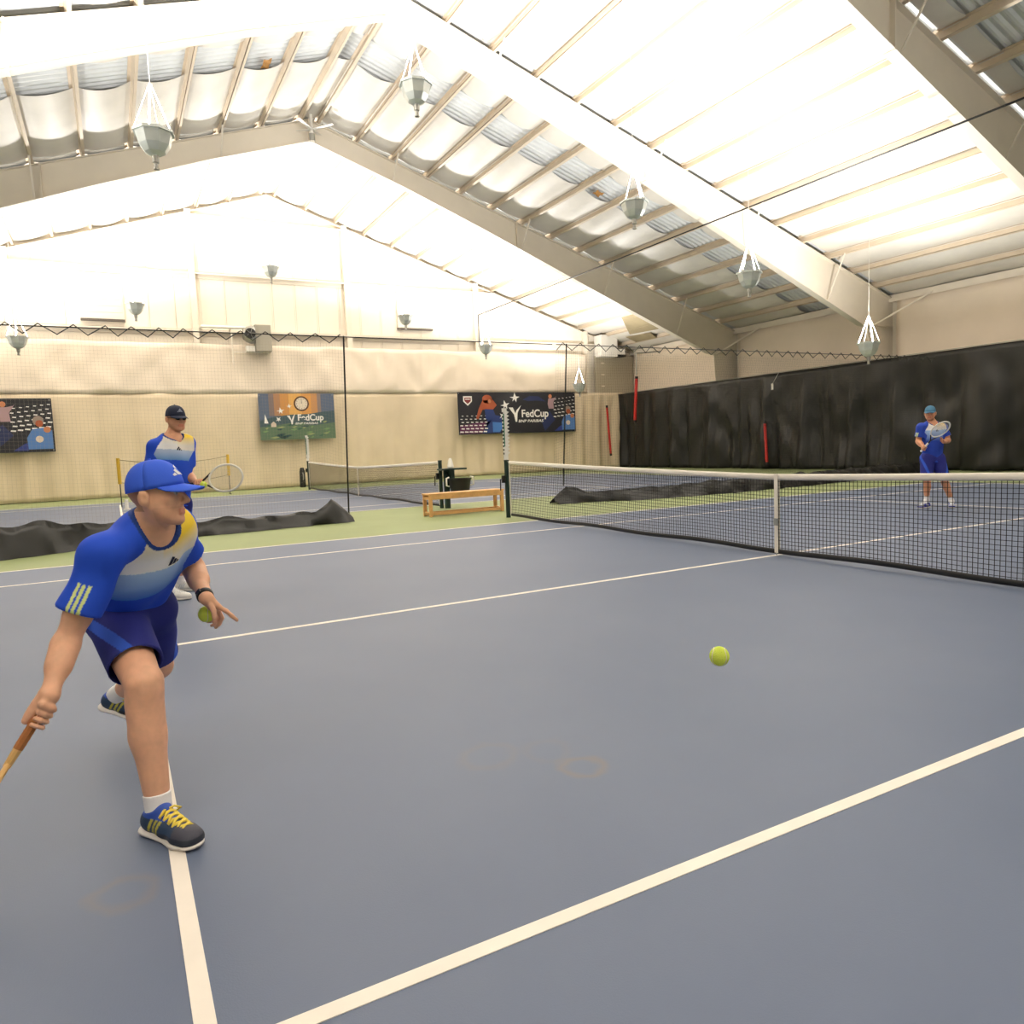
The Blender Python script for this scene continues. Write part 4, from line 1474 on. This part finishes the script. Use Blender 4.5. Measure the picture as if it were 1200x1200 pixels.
def head(f, hc, R, F_, U, s, neck):
    T = lambda x, y, z: hc + s * (R * x + F_ * y + U * z)
    fr = (R, F_, U)
    E = lambda c, r, k=0.015, sub=False: f.ell(T(*c), tuple(q * s for q in r), fr, k * s, sub)
    f.rc(neck - (T(0, 0, 0) - neck) * 0.15, T(0, -0.018, -0.06), 0.062 * s, 0.056 * s, k=0.03)
    E((0, -0.012, 0.038), (0.077, 0.097, 0.092), 0.02)
    E((0, 0.030, -0.030), (0.062, 0.064, 0.082), 0.03)
    for q in (-1, 1):
        f.rc(T(0.050 * q, -0.002, -0.035), T(0.030 * q, 0.060, -0.088), 0.026 * s, 0.020 * s, k=0.03 * s)
        E((0.044 * q, 0.064, -0.015), (0.022, 0.020, 0.022), 0.02)
        f.rc(T(0.040 * q, 0.079, 0.026), T(0.012 * q, 0.090, 0.024), 0.011 * s, 0.010 * s, k=0.014 * s)
        f.rc(T(0.007 * q, 0.100, -0.030), T(0.013 * q, 0.098, -0.032), 0.008 * s, 0.007 * s, k=0.006 * s)
    E((0, 0.074, -0.098), (0.024, 0.020, 0.018), 0.02)
    f.rc(T(0, 0.089, 0.016), T(0, 0.113, -0.024), 0.0085 * s, 0.0115 * s, k=0.010 * s)
    for q in (-1, 1):
        E((0.031 * q, 0.096, 0.008), (0.015, 0.014, 0.008), 0.008, True)
        E((0.031 * q, 0.078, 0.008), (0.0125, 0.0125, 0.011), 0.002)
    f.rc(T(-0.020, 0.087, -0.057), T(0.020, 0.087, -0.057), 0.0075 * s, k=0.008 * s, flat=(U, 0.8))
    f.rc(T(-0.017, 0.087, -0.070), T(0.017, 0.087, -0.070), 0.008 * s, k=0.008 * s, flat=(U, 0.8))
    E((0, 0.1, -0.0635), (0.024, 0.010, 0.0022), 0.003, True)
    for q in (-1, 1):
        E((0.085 * q, -0.014, -0.004), (0.012, 0.022, 0.032), 0.006)
        E((0.100 * q, -0.006, -0.002), (0.009, 0.012, 0.018), 0.004, True)
        f.rc(T(0.076 * q, -0.004, -0.026), T(0.078 * q, -0.008, -0.030), 0.008 * s, k=0.006 * s)


def head_cols(P, hc, R, F_, U, s, base, col):
    L = (P - hc) / s
    x, y, z = L @ R, L @ F_, L @ U
    inh = (np.abs(z) < 0.14) & (np.abs(x) < 0.1) & (np.abs(y) < 0.13)
    lips = inh & (y > 0.078) & (np.abs(x) < 0.026) & (z < -0.052) & (z > -0.077)
    col[lips] = base * np.array([0.86, 0.62, 0.62])
    brow = inh & (y > 0.066) & (np.abs(z - 0.030 + 0.15 * np.abs(np.abs(x) - 0.03)) < 0.0045) & (np.abs(x) > 0.012) & (np.abs(x) < 0.05)
    col[brow] = base * np.array([0.36, 0.32, 0.3])
    for q in (-1, 1):
        de = np.sqrt((x - 0.031 * q) ** 2 + ((z - 0.008) * 1.6) ** 2)
        eye = inh & (y > 0.06) & (de < 0.0115)
        col[eye] = np.array([0.62, 0.58, 0.55])
        col[inh & (y > 0.06) & (np.sqrt((x - 0.031 * q) ** 2 + (z - 0.008) ** 2) < 0.0058)] = np.array([0.05, 0.045, 0.05])
    beard = inh & (y > 0.01) & (z < -0.045) & ~lips
    col[beard] = col[beard] * np.array([0.9, 0.88, 0.88])
    hair = inh & (y < 0.02) & (z < 0.03) & (z > -0.055) & ~((np.abs(x) > 0.066) & (y > -0.035))
    col[hair] = base * np.array([0.62, 0.56, 0.52])


def torso_chain(f, J, s, R, F_, U, grow, k, low=0.0, cuts=()):
    pel, nk = J['pelvis'], J['neck']
    ax = nk - pel
    for (a, b, ra, rb, fl) in ((-0.02 - low, 0.25, 0.150, 0.150, 0.70), (0.25, 0.55, 0.150, 0.168, 0.68), (0.55, 0.82, 0.168, 0.150, 0.66)):
        f.rc(pel + ax * a, pel + ax * b, (ra * s + grow), (rb * s + grow), k=k, flat=(F_, fl), cuts=cuts)


def a_side(P, pel, R, q):
    x = (P - pel) @ R
    return x > 0 if q == 'R' else x < 0


def person(label, J, h, s, torso_f, head_f, head_u, skin, hands, shoes, capspec, clothes, sleeve=0.62, seed=1, face_turn=None, hem=0.06, leg_hem=0.80, stripes=True, leg=1.0):
    root = thing('person', label, 'person', tuple((J['ankR'] + J['ankL']) / 2 * np.array([1, 1, 0])))
    U = nrm(J['neck'] - J['pelvis'])
    R = J['shR'] - J['shL']; R = nrm(R - (R @ U) * U)
    F_ = np.cross(U, R)
    hF = nrm(head_f); hU = nrm(head_u - (head_u @ hF) * hF); hR = np.cross(hF, hU)
    pts = np.array([v for k, v in J.items() if k[:3] not in ('toe', 'upR', 'upL')])
    lo = pts.min(0) - 0.24; hi = pts.max(0) + 0.24
    lo[2] = max(lo[2], 0.0)
    # ---------------- body, one continuous surface
    f = Field(lo, hi, h)
    torso_chain(f, J, s, R, F_, U, -0.004, 0.05)
    for q in ('R', 'L'):
        sh, el, wr = J['sh' + q], J['el' + q], J['wr' + q]
        f.rc(J['neck'] - U * 0.03 * s, sh, 0.062 * s, 0.060 * s, k=0.05)
        f.rc(sh, el, 0.056 * s, 0.042 * s, k=0.03)
        f.rc(sh + (el - sh) * 0.30, sh + (el - sh) * 0.70, 0.050 * s, 0.046 * s, k=0.02)
        f.rc(el, wr, 0.041 * s, 0.028 * s, k=0.012)
        f.rc(el + (wr - el) * 0.12, el + (wr - el) * 0.45, 0.044 * s, 0.041 * s, k=0.03)
        hp, kn, an = J['hip' + q], J['knee' + q], J['ank' + q]
        sl_, s = s, s * leg
        f.rc(hp, kn, 0.088 * s, 0.058 * s, k=0.04)
        f.rc(kn, an, 0.053 * s, 0.033 * s, k=0.02)
        sd = nrm(an - kn)
        back = -J['toe' + q]; back = nrm(back - (back @ sd) * sd)
        f.rc(kn + (an - kn) * 0.16 + back * 0.012 * s, kn + (an - kn) * 0.40 + back * 0.014 * s, 0.053 * s, 0.050 * s, k=0.04)
        f.rc(kn + (an - kn) * 0.40 + back * 0.014 * s, kn + (an - kn) * 0.78 + back * 0.003 * s, 0.050 * s, 0.033 * s, k=0.03)
        f.rc(kn - back * 0.012 * s + (kn - hp) * 0.0, kn - back * 0.016 * s + sd * 0.03, 0.046 * s, 0.042 * s, k=0.03)
        s = sl_
        f.rc(an, an + nrm(J['toe' + q]) * 0.05 * s - J['up' + q] * 0.045 * s, 0.033 * s, 0.022 * s, k=0.02)
    f.rc(J['neck'] - U * 0.05 * s + F_ * 0.028 * s, J['neck'] + U * 0.02 * s, 0.074 * s, 0.060 * s, k=0.03)
    head(f, J['headc'], hR, hF, hU, s, J['neck'])
    hands(f)
    P, F = f.mesh()
    P = relax(P, F, 1)
    col = np.tile(np.array(skin), (len(P), 1))
    head_cols(P, J['headc'], hR, hF, hU, s, np.array(skin), col)
    body = npmesh('body', P, F, M_SKIN, root, col)
    # ---------------- shirt
    pel, nk = J['pelvis'], J['neck']
    Lt = np.linalg.norm(nk - pel)
    tp = np.array([J[k] for k in ('pelvis', 'neck', 'shR', 'shL', 'elR', 'elL', 'hipR', 'hipL')])
    f = Field(tp.min(0) - 0.2, tp.max(0) + 0.2, h)
    hemp = pel - U * (hem * s)
    torso_chain(f, J, s, R, F_, U, 0.016, 0.05, low=0.45)
    f.cut(hemp, -U)
    for q in ('R', 'L'):
        sh, el = J['sh' + q], J['el' + q]
        a = nrm(el - sh)
        f.rc(nk - U * 0.045 * s, sh, 0.066 * s, 0.072 * s, k=0.045)
        end = sh + (el - sh) * sleeve
        out = R if q == 'R' else -R
        f.rc(sh, sh + (el - sh) * (sleeve + 0.25), 0.070 * s, 0.078 * s, k=0.045, cuts=[(end, a)],
             hollow=(sh + (el - sh) * (sleeve - 0.22), sh + (el - sh) * (sleeve + 0.4), 0.062 * s, 0.073 * s, None))
    # neck opening
    f.rc(nk + U * 0.2, nk + U * 0.2, 0.0001, k=0)
    fr = (R, F_, U)
    f.ell(nk + U * 0.035 * s + F_ * 0.035 * s, (0.084 * s, 0.096 * s, 0.084 * s), fr, 0.004, sub=True)
    P, F = f.mesh(); P = relax(P, F, 2)
    N = vnormals(P, F)
    P = wrinkle(P, N, 0.0085 * s, seed, 21 / s)
    L = (P - pel)
    a = L @ R / s; b = L @ F_ / s; c = L @ U / Lt
    royal = clothes['royal']
    col = np.tile(royal, (len(P), 1))
    yel, wht, lb, mb_ = clothes['yellow'], clothes['white'], clothes['light'], clothes['mid']

    def mix(A, B, t):
        t = np.clip(t, 0, 1)[:, None]
        return A * (1 - t) + B * t
    zone = np.tile(royal, (len(P), 1))
    c1, c2, c3 = clothes['levels']
    g = mix(mb_, lb, (c - c1) / (c2 - c1))
    zone = np.where((c > c1)[:, None], g, zone)
    topc = mix(np.tile(wht, (len(P), 1)), np.tile(yel, (len(P), 1)), np.clip((c - c3) / 0.20, 0, 1) * np.where(a < 0.02, 1.0, 0.38) + np.where(a < -0.02, 0.18, 0))
    zone = np.where((c > c2)[:, None], topc, zone)
    # raglan seam
    arm = np.where(a > 0, a > np.interp(c, [0.3, 0.70, 0.82, 0.95, 1.1], [0.20, 0.180, 0.155, 0.105, 0.08]), -a > np.interp(c, [0.3, 0.7, 1.0], [0.20, 0.195, 0.185]))
    sl = np.zeros(len(P), bool)
    for q in ('R', 'L'):
        sh, el = J['sh' + q], J['el' + q]
        t = (P - sh) @ (el - sh) / ((el - sh) @ (el - sh))
        sgn = 1 if q == 'R' else -1
        sl |= (t > 0.22) & (np.linalg.norm(P - sh - np.clip(t, 0, 1)[:, None] * (el - sh), axis=1) < 0.12 * s) & (a * sgn > np.interp(t, [0.22, 0.55], [0.185, 0.125]))
    zone = np.where(((b < 0.0) & (c > 0.80))[:, None], royal, zone)
    col = np.where((arm | sl)[:, None], royal, zone)
    # stripes on the sleeves
    if stripes:
        for q in ('R', 'L'):
            sh, el = J['sh' + q], J['el' + q]
            d = el - sh; Ld = np.linalg.norm(d); d = d / Ld
            t = (P - sh) @ d / Ld
            o = nrm((R if q == 'R' else -R) * 0.8 + F_ * clothes.get('stripe_f', 0.3)); o = nrm(o - (o @ d) * d)
            e = np.cross(d, o)
            rel = P - sh - (t * Ld)[:, None] * d
            x = rel @ e; y = rel @ o
            for k in (-1, 0, 1):
                m_ = (np.abs(x - k * 0.019 * s) < 0.0058 * s) & (y > 0) & (t > sleeve - 0.30) & (t < sleeve + 0.02) & sl
                col[m_] = clothes['stripe']
    q0 = P - (nk + U * 0.035 * s + F_ * 0.035 * s)
    qq = np.sqrt((q0 @ R / (0.084 * s)) ** 2 + (q0 @ F_ / (0.096 * s)) ** 2 + (q0 @ U / (0.084 * s)) ** 2)
    col[qq < 1.19] = clothes['collar']
    shirt = npmesh('shirt', P, F, M_CLOTH, root, col)
    bv = bvh_of(P, F)
    mk = clothes.get('mark')
    if mk is not None:
        decal(shirt, 'chest_mark', [[(-q[0] * 1.6 * s, q[1] * 1.6 * s) for q in p][::-1] for p in MARK], pel + U * Lt * mk[0] + F_ * 0.16 * s + R * mk[1] * s, -R, np.cross(F_, -R), bv, clothes['mark_m'], 0.004)
    # ---------------- shorts
    tp = np.array([J[k] for k in ('pelvis', 'hipR', 'hipL', 'kneeR', 'kneeL')])
    f = Field(tp.min(0) - 0.24, tp.max(0) + 0.24, h)
    f.rc(pel - U * 0.02 * s, pel + U * 0.08 * s, 0.160 * s, 0.148 * s, k=0.03, flat=(F_, 0.70), cuts=[(pel + U * 0.1 * s, U)])
    f.rc(J['hipR'], J['hipL'], 0.105 * s, 0.105 * s, k=0.04)
    for q in ('R', 'L'):
        hp, kn = J['hip' + q], J['knee' + q]
        d = nrm(kn - hp)
        end = hp + (kn - hp) * leg_hem
        f.rc(hp, hp + (kn - hp) * (leg_hem + 0.2), 0.112 * s, 0.100 * s, k=0.04, cuts=[(end, d)],
             hollow=(hp + (kn - hp) * (leg_hem - 0.22), hp + (kn - hp) * (leg_hem + 0.3), 0.088 * s, 0.096 * s, None))
    P, F = f.mesh(); P = relax(P, F, 2)
    N = vnormals(P, F)
    P = wrinkle(P, N, 0.008 * s, seed + 5, 20 / s)
    col = np.tile(clothes['shorts'], (len(P), 1))
    for q in ('R', 'L'):
        hp, kn = J['hip' + q], J['knee' + q]
        d = kn - hp; Ld = np.linalg.norm(d); d = d / Ld
        t = (P - hp) @ d / Ld
        out = R if q == 'R' else -R
        o = nrm(out - (out @ d) * d)
        e = np.cross(d, o)
        rel = P - hp - (t * Ld)[:, None] * d
        ang = np.arctan2(rel @ e, rel @ o)
        sw = clothes.get('stripe_swing', 1.5) * (-1 if q == 'R' else 1)
        m_ = (np.abs(ang - sw * (t + 0.1)) < 0.22) & (t > -0.3) & (a_side(P, pel, R, q))
        col[m_] = clothes['shorts_stripe']
    npmesh('shorts', P, F, M_CLOTH, root, col)
    # ---------------- socks and shoes
    for q in ('R', 'L'):
        an, kn = J['ank' + q], J['knee' + q]
        d = nrm(kn - an)
        f = Field(an - 0.15, an + 0.2, h)
        f.rc(an - d * 0.02, an + d * 0.2, 0.040 * s * leg, 0.0475 * s * leg, k=0.0, cuts=[(an + d * 0.085 * s, d)])
        f.rc(an, an + nrm(J['toe' + q]) * 0.06 * s - J['up' + q] * 0.04 * s, 0.041 * s, 0.036 * s, k=0.02)
        P, F = f.mesh(); P = relax(P, F, 1)
        npmesh('sock', P, F, M_SOCK, root)
        shoe(root, J['foot' + q], J['toe' + q], J['up' + q], min(h, 0.005), shoes['cols'], lace=shoes['lace'], size=shoes['size'])
    cap(root, J['headc'], hR, hF, hU, s * capspec.get('s', 1.0), capspec['m'], capspec['brim'], capspec.get('logo'), capspec.get('tilt', 0.1))
    return root


def racket(label, butt, d, nface, frame_m, grip_m, throat_m, string_m, L=0.685):
    """butt end, direction of the shaft, normal of the face"""
    d = nrm(d); n = nrm(nface - (nface @ d) * d); sd = np.cross(d, n)
    t = thing('tennis_racket', label, 'racket', tuple(butt))
    T = lambda x, y, z=0: butt + d * x + sd * y + n * z
    m = MB(); m.tube([T(0, 0), T(0.012, 0), T(0.02, 0), T(0.2, 0)], [0.019, 0.019, 0.016, 0.0155], 8)
    obj('grip', m, grip_m, t, auto=True)
    m = MB()
    for k in range(9):
        x = 0.02 + 0.02 * k
        m.tube([T(x, 0), T(x + 0.003, 0)], 0.0168, 8)
    obj('grip_wrap', m, grip_m, t)
    m = MB(); m.tube([T(0.195, 0), T(0.26, 0)], [0.0145, 0.012], 8)
    obj('shaft', m, throat_m, t, auto=True)
    cx, a, b = L - 0.175, 0.168, 0.128
    for sg in (-1, 1):
        m = MB(); e = math.radians(180 - 38)
        m.tube([T(0.25, 0.004 * sg), T(0.29, 0.022 * sg), T(0.335, 0.05 * sg), T(cx + a * math.cos(e), sg * b * math.sin(e))], 0.0095, 7)
        obj('throat', m, throat_m, t, smooth=True)
    m = MB(); m.tube([T(cx + a * math.cos(u), b * math.sin(u)) for u in np.linspace(0, 2 * math.pi, 40, endpoint=False)], 0.0105, 7, closed=True)
    obj('hoop', m, frame_m, t, smooth=True)
    m = MB()
    for k in range(-9, 10):
        y = k * 0.0128
        x = a * math.sqrt(max(0, 1 - (y / b) ** 2)) * 0.99
        m.bar(T(cx - x, y), T(cx + x, y), 0.0016, 0.0016)
    for k in range(-11, 12):
        x = k * 0.0145
        y = b * math.sqrt(max(0, 1 - (x / a) ** 2)) * 0.99
        m.bar(T(cx + x, -y), T(cx + x, y), 0.0016, 0.0016)
    tag(obj('strings', m, string_m, t), kind='stuff')
    return t


def ball(P, label, r=0.0335):
    t = thing('tennis_ball', label, 'ball', tuple(P))
    mb = MB()
    n1, n2 = 24, 14
    mb.grid(lambda a, b: P + r * np.array([math.cos(2 * math.pi * a) * math.sin(math.pi * b), math.sin(2 * math.pi * a) * math.sin(math.pi * b), math.cos(math.pi * b)]), n1, n2)
    obj('felt', mb, M_BALL, t, smooth=True)
    seam = []
    for k in range(60):
        u = 2 * math.pi * k / 60
        A_, B_ = 0.75, 0.25
        q = np.array([A_ * math.cos(u) + B_ * math.cos(3 * u), A_ * math.sin(u) - B_ * math.sin(3 * u), 2 * math.sqrt(A_ * B_) * math.sin(2 * u)])
        seam.append(P + nrm(q) * r * 1.0)
    mb = MB(); mb.tube(seam, 0.0012, 5, closed=True)
    obj('seam', mb, M_WHITE, t, smooth=True)
    return t


NAVY = lin(40, 46, 128)
M_COLLAR = mat('navy_collar', srgb(34, 62, 128), 0.8)
M_CAPB = mat('cap_blue', srgb(54, 98, 228), 0.8, bump=0.1, bscale=400)
M_CAPN = mat('cap_navy', srgb(36, 42, 66), 0.8)
M_CAPT = mat('cap_teal', srgb(76, 126, 158), 0.8)
M_LOGOW = mat('mark_white', srgb(240, 240, 245), 0.7)
M_LOGOK = mat('mark_dark', srgb(24, 28, 60), 0.7)
CL = dict(royal=lin(38, 82, 212), yellow=lin(250, 214, 62), white=lin(248, 247, 248), light=lin(170, 202, 242), mid=lin(66, 120, 216),
          stripe=lin(216, 230, 150), shorts=NAVY, shorts_stripe=lin(52, 92, 206), collar=lin(36, 66, 140), mark=(0.735, -0.02), mark_m=M_LOGOK, levels=(0.44, 0.71, 0.80))
DN = V(0, 0, -1)
UP = V(0, 0, 1)
IR = RT[0]                 # towards the right of the view, used only to describe poses
TOW = -RT[2]

# ---------------- the runner
J = {}
for n_, u, v, x in (('ankR', 187, 955, 2.93), ('kneeR', 168, 800, 2.86), ('hipR', 134, 722, 2.52), ('hipL', 172, 714, 2.44), ('kneeL', 184, 778, 2.17),
                    ('ankL', 138, 814, 1.86), ('pelvis', 154, 708, 2.46), ('shR', 123, 648, 2.85), ('shL', 204, 618, 2.61), ('neck', 174, 616, 2.73),
                    ('headc', 184, 581, 2.80), ('elR', 78, 752, 2.86), ('wrR', 58, 814, 2.98), ('elL', 226, 664, 2.46), ('wrL', 241, 700, 2.70)):
    J[n_] = onx(u, v, x)
J['toeR'] = nrm(V(math.cos(math.radians(32)), math.sin(math.radians(32)), 0.0)); J['upR'] = UP
J['footR'] = V(2.935, -6.445, 0.0)
J['toeL'] = nrm(V(0.62, 0.75, -0.22)); J['upL'] = nrm(V(0.2, 0.1, 0.95))
J['footL'] = J['ankL'] - J['upL'] * 0.095 - J['toeL'] * 0.005
gripP = onx(46, 838, 2.99)
gripQ = onx(29, 865, 3.0)
gdir = nrm(gripQ - gripP)


def hands1(f):
    s = 0.95
    grip_hand(f, gripP, gdir, J['wrR'] - gripP, J['wrR'], 1, 0.0088, 0.016)
    # open left hand over a ball
    W = J['wrL']
    H = lambda u, v, dx: onx(u, v, 2.70 + dx)
    for (u, v, dx) in ((256, 711, 0.0), (255.5, 714, -0.022), (253, 715, -0.042), (249.5, 715, -0.058)):
        f.rc(W + (H(u, v, dx) - W) * 0.1, H(u, v, dx), 0.020, 0.0125, k=0.012)
    chains = [([(256, 711, 0), (265, 716, 0.005), (271.5, 721.5, 0.004), (277.5, 726.5, 0.0)], 0.0098),
              ([(255.5, 714, -0.022), (260, 724, -0.026), (257, 731, -0.034), (253, 735, -0.042)], 0.0098),
              ([(253, 715, -0.042), (256, 725, -0.052), (252, 731, -0.062), (248, 733, -0.070)], 0.0092),
              ([(249.5, 715, -0.058), (251, 723, -0.072), (247, 728, -0.082), (244, 729, -0.09)], 0.0082),
              ([(245, 706, 0.012), (250, 715, 0.022), (251.5, 723, 0.022), (251.5, 729.5, 0.014)], 0.0112)]
    for pts, r in chains:
        q = [H(*p) for p in pts]
        for i in range(3):
            f.rc(q[i], q[i + 1], r * (1 - 0.08 * i), r * (0.92 - 0.08 * i), k=0.004)


person('man in blue cap and white, yellow and blue shirt lunging forward with racket held low', J, 0.0042, 0.95, None, V(0.44, 0.90, 0.02), V(0, 0, 1),
       lin(232, 178, 146), hands1, dict(cols=dict(upper=lin(44, 66, 96), toe=lin(70, 70, 84), low=lin(38, 44, 58), collar=lin(50, 84, 180), stripe=lin(190, 180, 70)), lace=M_LACE, size=1.06),
       dict(m=M_CAPB, brim=M_CAPB, logo=(M_LOGOW, 1.9), tilt=0.12, s=1.03), CL, sleeve=0.66, seed=11, hem=0.05, leg_hem=0.76, leg=1.14)
# band on the left wrist
W, E_ = J['wrL'], J['elL']
a_ = nrm(E_ - W)
t = thing('wrist_watch', 'black watch band on the left wrist of the lunging man', 'watch', tuple(W))
m = MB(); m.tube([W + a_ * 0.002, W + a_ * 0.006, W + a_ * 0.022, W + a_ * 0.026], [0.0305, 0.0325, 0.0325, 0.0305], 18)
obj('band', m, M_BLACK, t, auto=True)
m = MB(); cc = W + a_ * 0.014 + nrm(TOW - (TOW @ a_) * a_) * 0.031
m.bar(cc - a_ * 0.012, cc + a_ * 0.012, 0.026, 0.008, up=TOW); bevel(obj('case', m, M_BLACK, t), 0.002)
racket('racket with brown grip and tan throat swung low by the lunging man', gripP - gdir * 0.085, gdir, np.cross(gdir, V(1, 0, 0.1)), mat('racket_dark', srgb(40, 38, 36), 0.4),
       mat('grip_tan', srgb(176, 112, 62), 0.75), mat('racket_tan', srgb(222, 178, 112), 0.4), M_WHITE)
ball(onx(242.5, 719.5, 2.635), 'yellow-green ball held under the open left hand of the lunging man')
ball(atd(843, 769, 2.5), 'yellow-green tennis ball flying over the middle of the blue court')

# ---------------- the older man standing behind
D = 7.2
J2 = {}
for n_, u, v, dd in (('ankR', 199, 691, 7.05), ('kneeR', 201, 645, 7.08), ('hipR', 194, 594, 7.12), ('hipL', 210, 592, 7.25), ('kneeL', 212, 638, 7.35), ('ankL', 211, 681, 7.50),
                     ('pelvis', 202, 582, 7.18), ('shR', 182, 524, 7.10), ('shL', 219, 520, 7.28), ('neck', 202, 513, 7.2), ('headc', 206, 491, 7.2),
                     ('elR', 176, 556, 7.12), ('wrR', 184, 588, 7.0), ('elL', 220, 556, 7.32), ('wrL', 230, 566, 7.10)):
    J2[n_] = atd(u, v, dd)
for q, a in (('R', 0.9), ('L', 0.95)):
    J2['toe' + q] = nrm(V(0.5, 0.85, 0)); J2['up' + q] = UP
    J2['foot' + q] = J2['ank' + q] * V(1, 1, 0)
gp = atd(237, 566, 7.06); gq = atd(247, 556.5, 7.05)
rb2 = atd(206, 571, 7.10)
gd2 = nrm(atd(267.5, 559.5, 7.06) - rb2)
gp = rb2 + gd2 * 0.245


def hands2(f):
    grip_hand(f, gp, gd2, J2['wrL'] - gp, J2['wrL'], 1, 0.0095, 0.017)
    W = J2['wrR']
    d = nrm(W - J2['elR'] + DN * 0.1)
    for k in range(4):
        o = TOW * (k - 1.5) * 0.019
        f.rc(W, W + d * 0.085 + o, 0.02, 0.012, k=0.012)
        f.rc(W + d * 0.085 + o, W + d * 0.135 + o + IR * 0.01, 0.0095, 0.009, k=0.004)
        f.rc(W + d * 0.135 + o + IR * 0.01, W + d * (0.165 - 0.01 * abs(k - 1.2)) + o + IR * 0.03, 0.009, 0.008, k=0.004)
    f.rc(W + d * 0.02 + TOW * 0.02, W + d * 0.075 + TOW * 0.045 + IR * 0.02, 0.013, 0.01, k=0.008)


CL2 = dict(CL); CL2['levels'] = (0.60, 0.78, 0.86); CL2['mid'] = lin(96, 146, 206); CL2['mark'] = (0.77, -0.03); CL2['light'] = lin(190, 204, 228)
person('man in navy cap and white shoes standing behind the lunging man', J2, 0.0062, 1.0, None, V(0.90, 0.42, -0.06), V(0, 0, 1),
       lin(222, 164, 130), hands2, dict(cols=dict(upper=lin(236, 234, 232), toe=lin(238, 236, 234), low=lin(225, 222, 220), collar=lin(230, 228, 228), stripe=lin(200, 204, 214)), lace=M_LACEW, size=1.0),
       dict(m=M_CAPN, brim=M_CAPN, logo=(mat('mark_grey', srgb(150, 156, 176), 0.7), 1.6), tilt=0.06), CL2, sleeve=0.72, seed=23, stripes=False, hem=0.10, leg_hem=0.85)
racket('racket with white hoop and black handle held out by the man in the navy cap', rb2, gd2, V(1, 0, 0.15), mat('racket_white', srgb(238, 234, 224), 0.35),
       M_BLACK, mat('racket_black', srgb(28, 28, 30), 0.4), mat('string_pale', srgb(214, 206, 190), 0.6))
ball(atd(238.5, 568, 6.985), 'yellow-green ball held against the racket handle of the man in the navy cap')
# dark sunglasses
hF = nrm(V(0.90, 0.42, -0.06)); hU = nrm(UP - (UP @ hF) * hF); hR = np.cross(hF, hU)
T = lambda x, y, z: J2['headc'] + hR * x + hF * y + hU * z
t = thing('sunglasses', 'dark sunglasses worn by the man in the navy cap', 'glasses', tuple(T(0, 0.1, 0.01)))
for q in (-1, 1):
    m = MB(); m.prism([T(0.031 * q + 0.026 * math.cos(k * 0.5236), 0.100 - 0.012 * abs(math.cos(k * 0.5236)), 0.008 + 0.018 * math.sin(k * 0.5236)) for k in range(12)], hF * 0.004)
    obj('lens', m, mat('lens_dark', srgb(30, 28, 30), 0.15), t)
    m = MB(); m.tube([T(0.056 * q, 0.09, 0.012), T(0.084 * q, 0.06, 0.014), T(0.086 * q, -0.01, 0.014)], 0.003)
    obj('temple', m, M_BLACK, t)

# ---------------- the player beyond the net
J3 = {}
for n_, u, v, dd in (('ankR', 1086, 586, 12.55), ('kneeR', 1086, 560, 12.45), ('hipR', 1086.5, 538, 12.5), ('hipL', 1099, 538, 12.5), ('kneeL', 1106, 561, 12.42), ('ankL', 1115, 587, 12.5),
                     ('pelvis', 1093, 534, 12.5), ('shR', 1080, 501, 12.45), ('shL', 1105, 501, 12.45), ('neck', 1092, 496, 12.47), ('headc', 1090, 484.5, 12.45),
                     ('elR', 1076, 517, 12.5), ('wrR', 1083, 525, 12.26), ('elL', 1111, 516, 12.42), ('wrL', 1106, 518, 12.20)):
    J3[n_] = atd(u, v, dd)
for q, sg in (('R', -0.7), ('L', 0.05)):
    J3['toe' + q] = nrm(V(0.52, -0.855, 0) + V(0.855, 0.52, 0) * sg); J3['up' + q] = UP
    J3['foot' + q] = J3['ank' + q] * V(1, 1, 0)
g0 = atd(1081, 527, 12.2); g1 = atd(1102, 503, 11.85)
gd3 = nrm(g1 - g0)
gp3 = g0 + gd3 * 0.05


def hands3(f):
    grip_hand(f, gp3, gd3, J3['wrR'] - gp3, J3['wrR'], 1, 0.0098, 0.017)
    W = J3['wrL']
    tgt = gp3 + gd3 * 0.30
    d = nrm(tgt - W)
    for k in range(4):
        o = UP * (k - 1.5) * 0.019
        f.rc(W, W + d * 0.08 + o, 0.02, 0.012, k=0.012)
        f.rc(W + d * 0.08 + o, W + d * 0.125 + o + TOW * 0.012, 0.0098, 0.009, k=0.004)
        f.rc(W + d * 0.125 + o + TOW * 0.012, W + d * 0.15 + o - TOW * 0.004, 0.009, 0.008, k=0.004)
    f.rc(W + d * 0.02 + TOW * 0.02, W + d * 0.08 + TOW * 0.04, 0.013, 0.01, k=0.008)


CL3 = dict(CL); CL3['royal'] = lin(44, 74, 180); CL3['levels'] = (0.45, 0.78, 0.84); CL3['mid'] = lin(48, 80, 176); CL3['yellow'] = lin(240, 196, 66)
person('player in teal cap standing behind the net with racket held across the chest', J3, 0.0066, 0.98, None, V(0.44, -0.90, 0), UP,
       lin(206, 146, 112), hands3, dict(cols=dict(upper=lin(40, 46, 150), toe=lin(200, 204, 220), low=lin(44, 50, 150), collar=lin(40, 44, 130), stripe=lin(220, 222, 230)), lace=M_LACEW, size=1.0),
       dict(m=M_CAPT, brim=M_CAPT, tilt=0.06), CL3, sleeve=0.70, seed=37, hem=0.12, leg_hem=0.85)
racket('racket with dark and white hoop held across the chest behind the net', gp3 - gd3 * 0.09, gd3, V(0.52, -0.855, 0.1) + V(0.855, 0.52, 0) * 0.8, mat('racket_white', srgb(238, 234, 224), 0.35), M_WHITE, M_BLACK, mat('string_grey', srgb(170, 176, 186), 0.6))
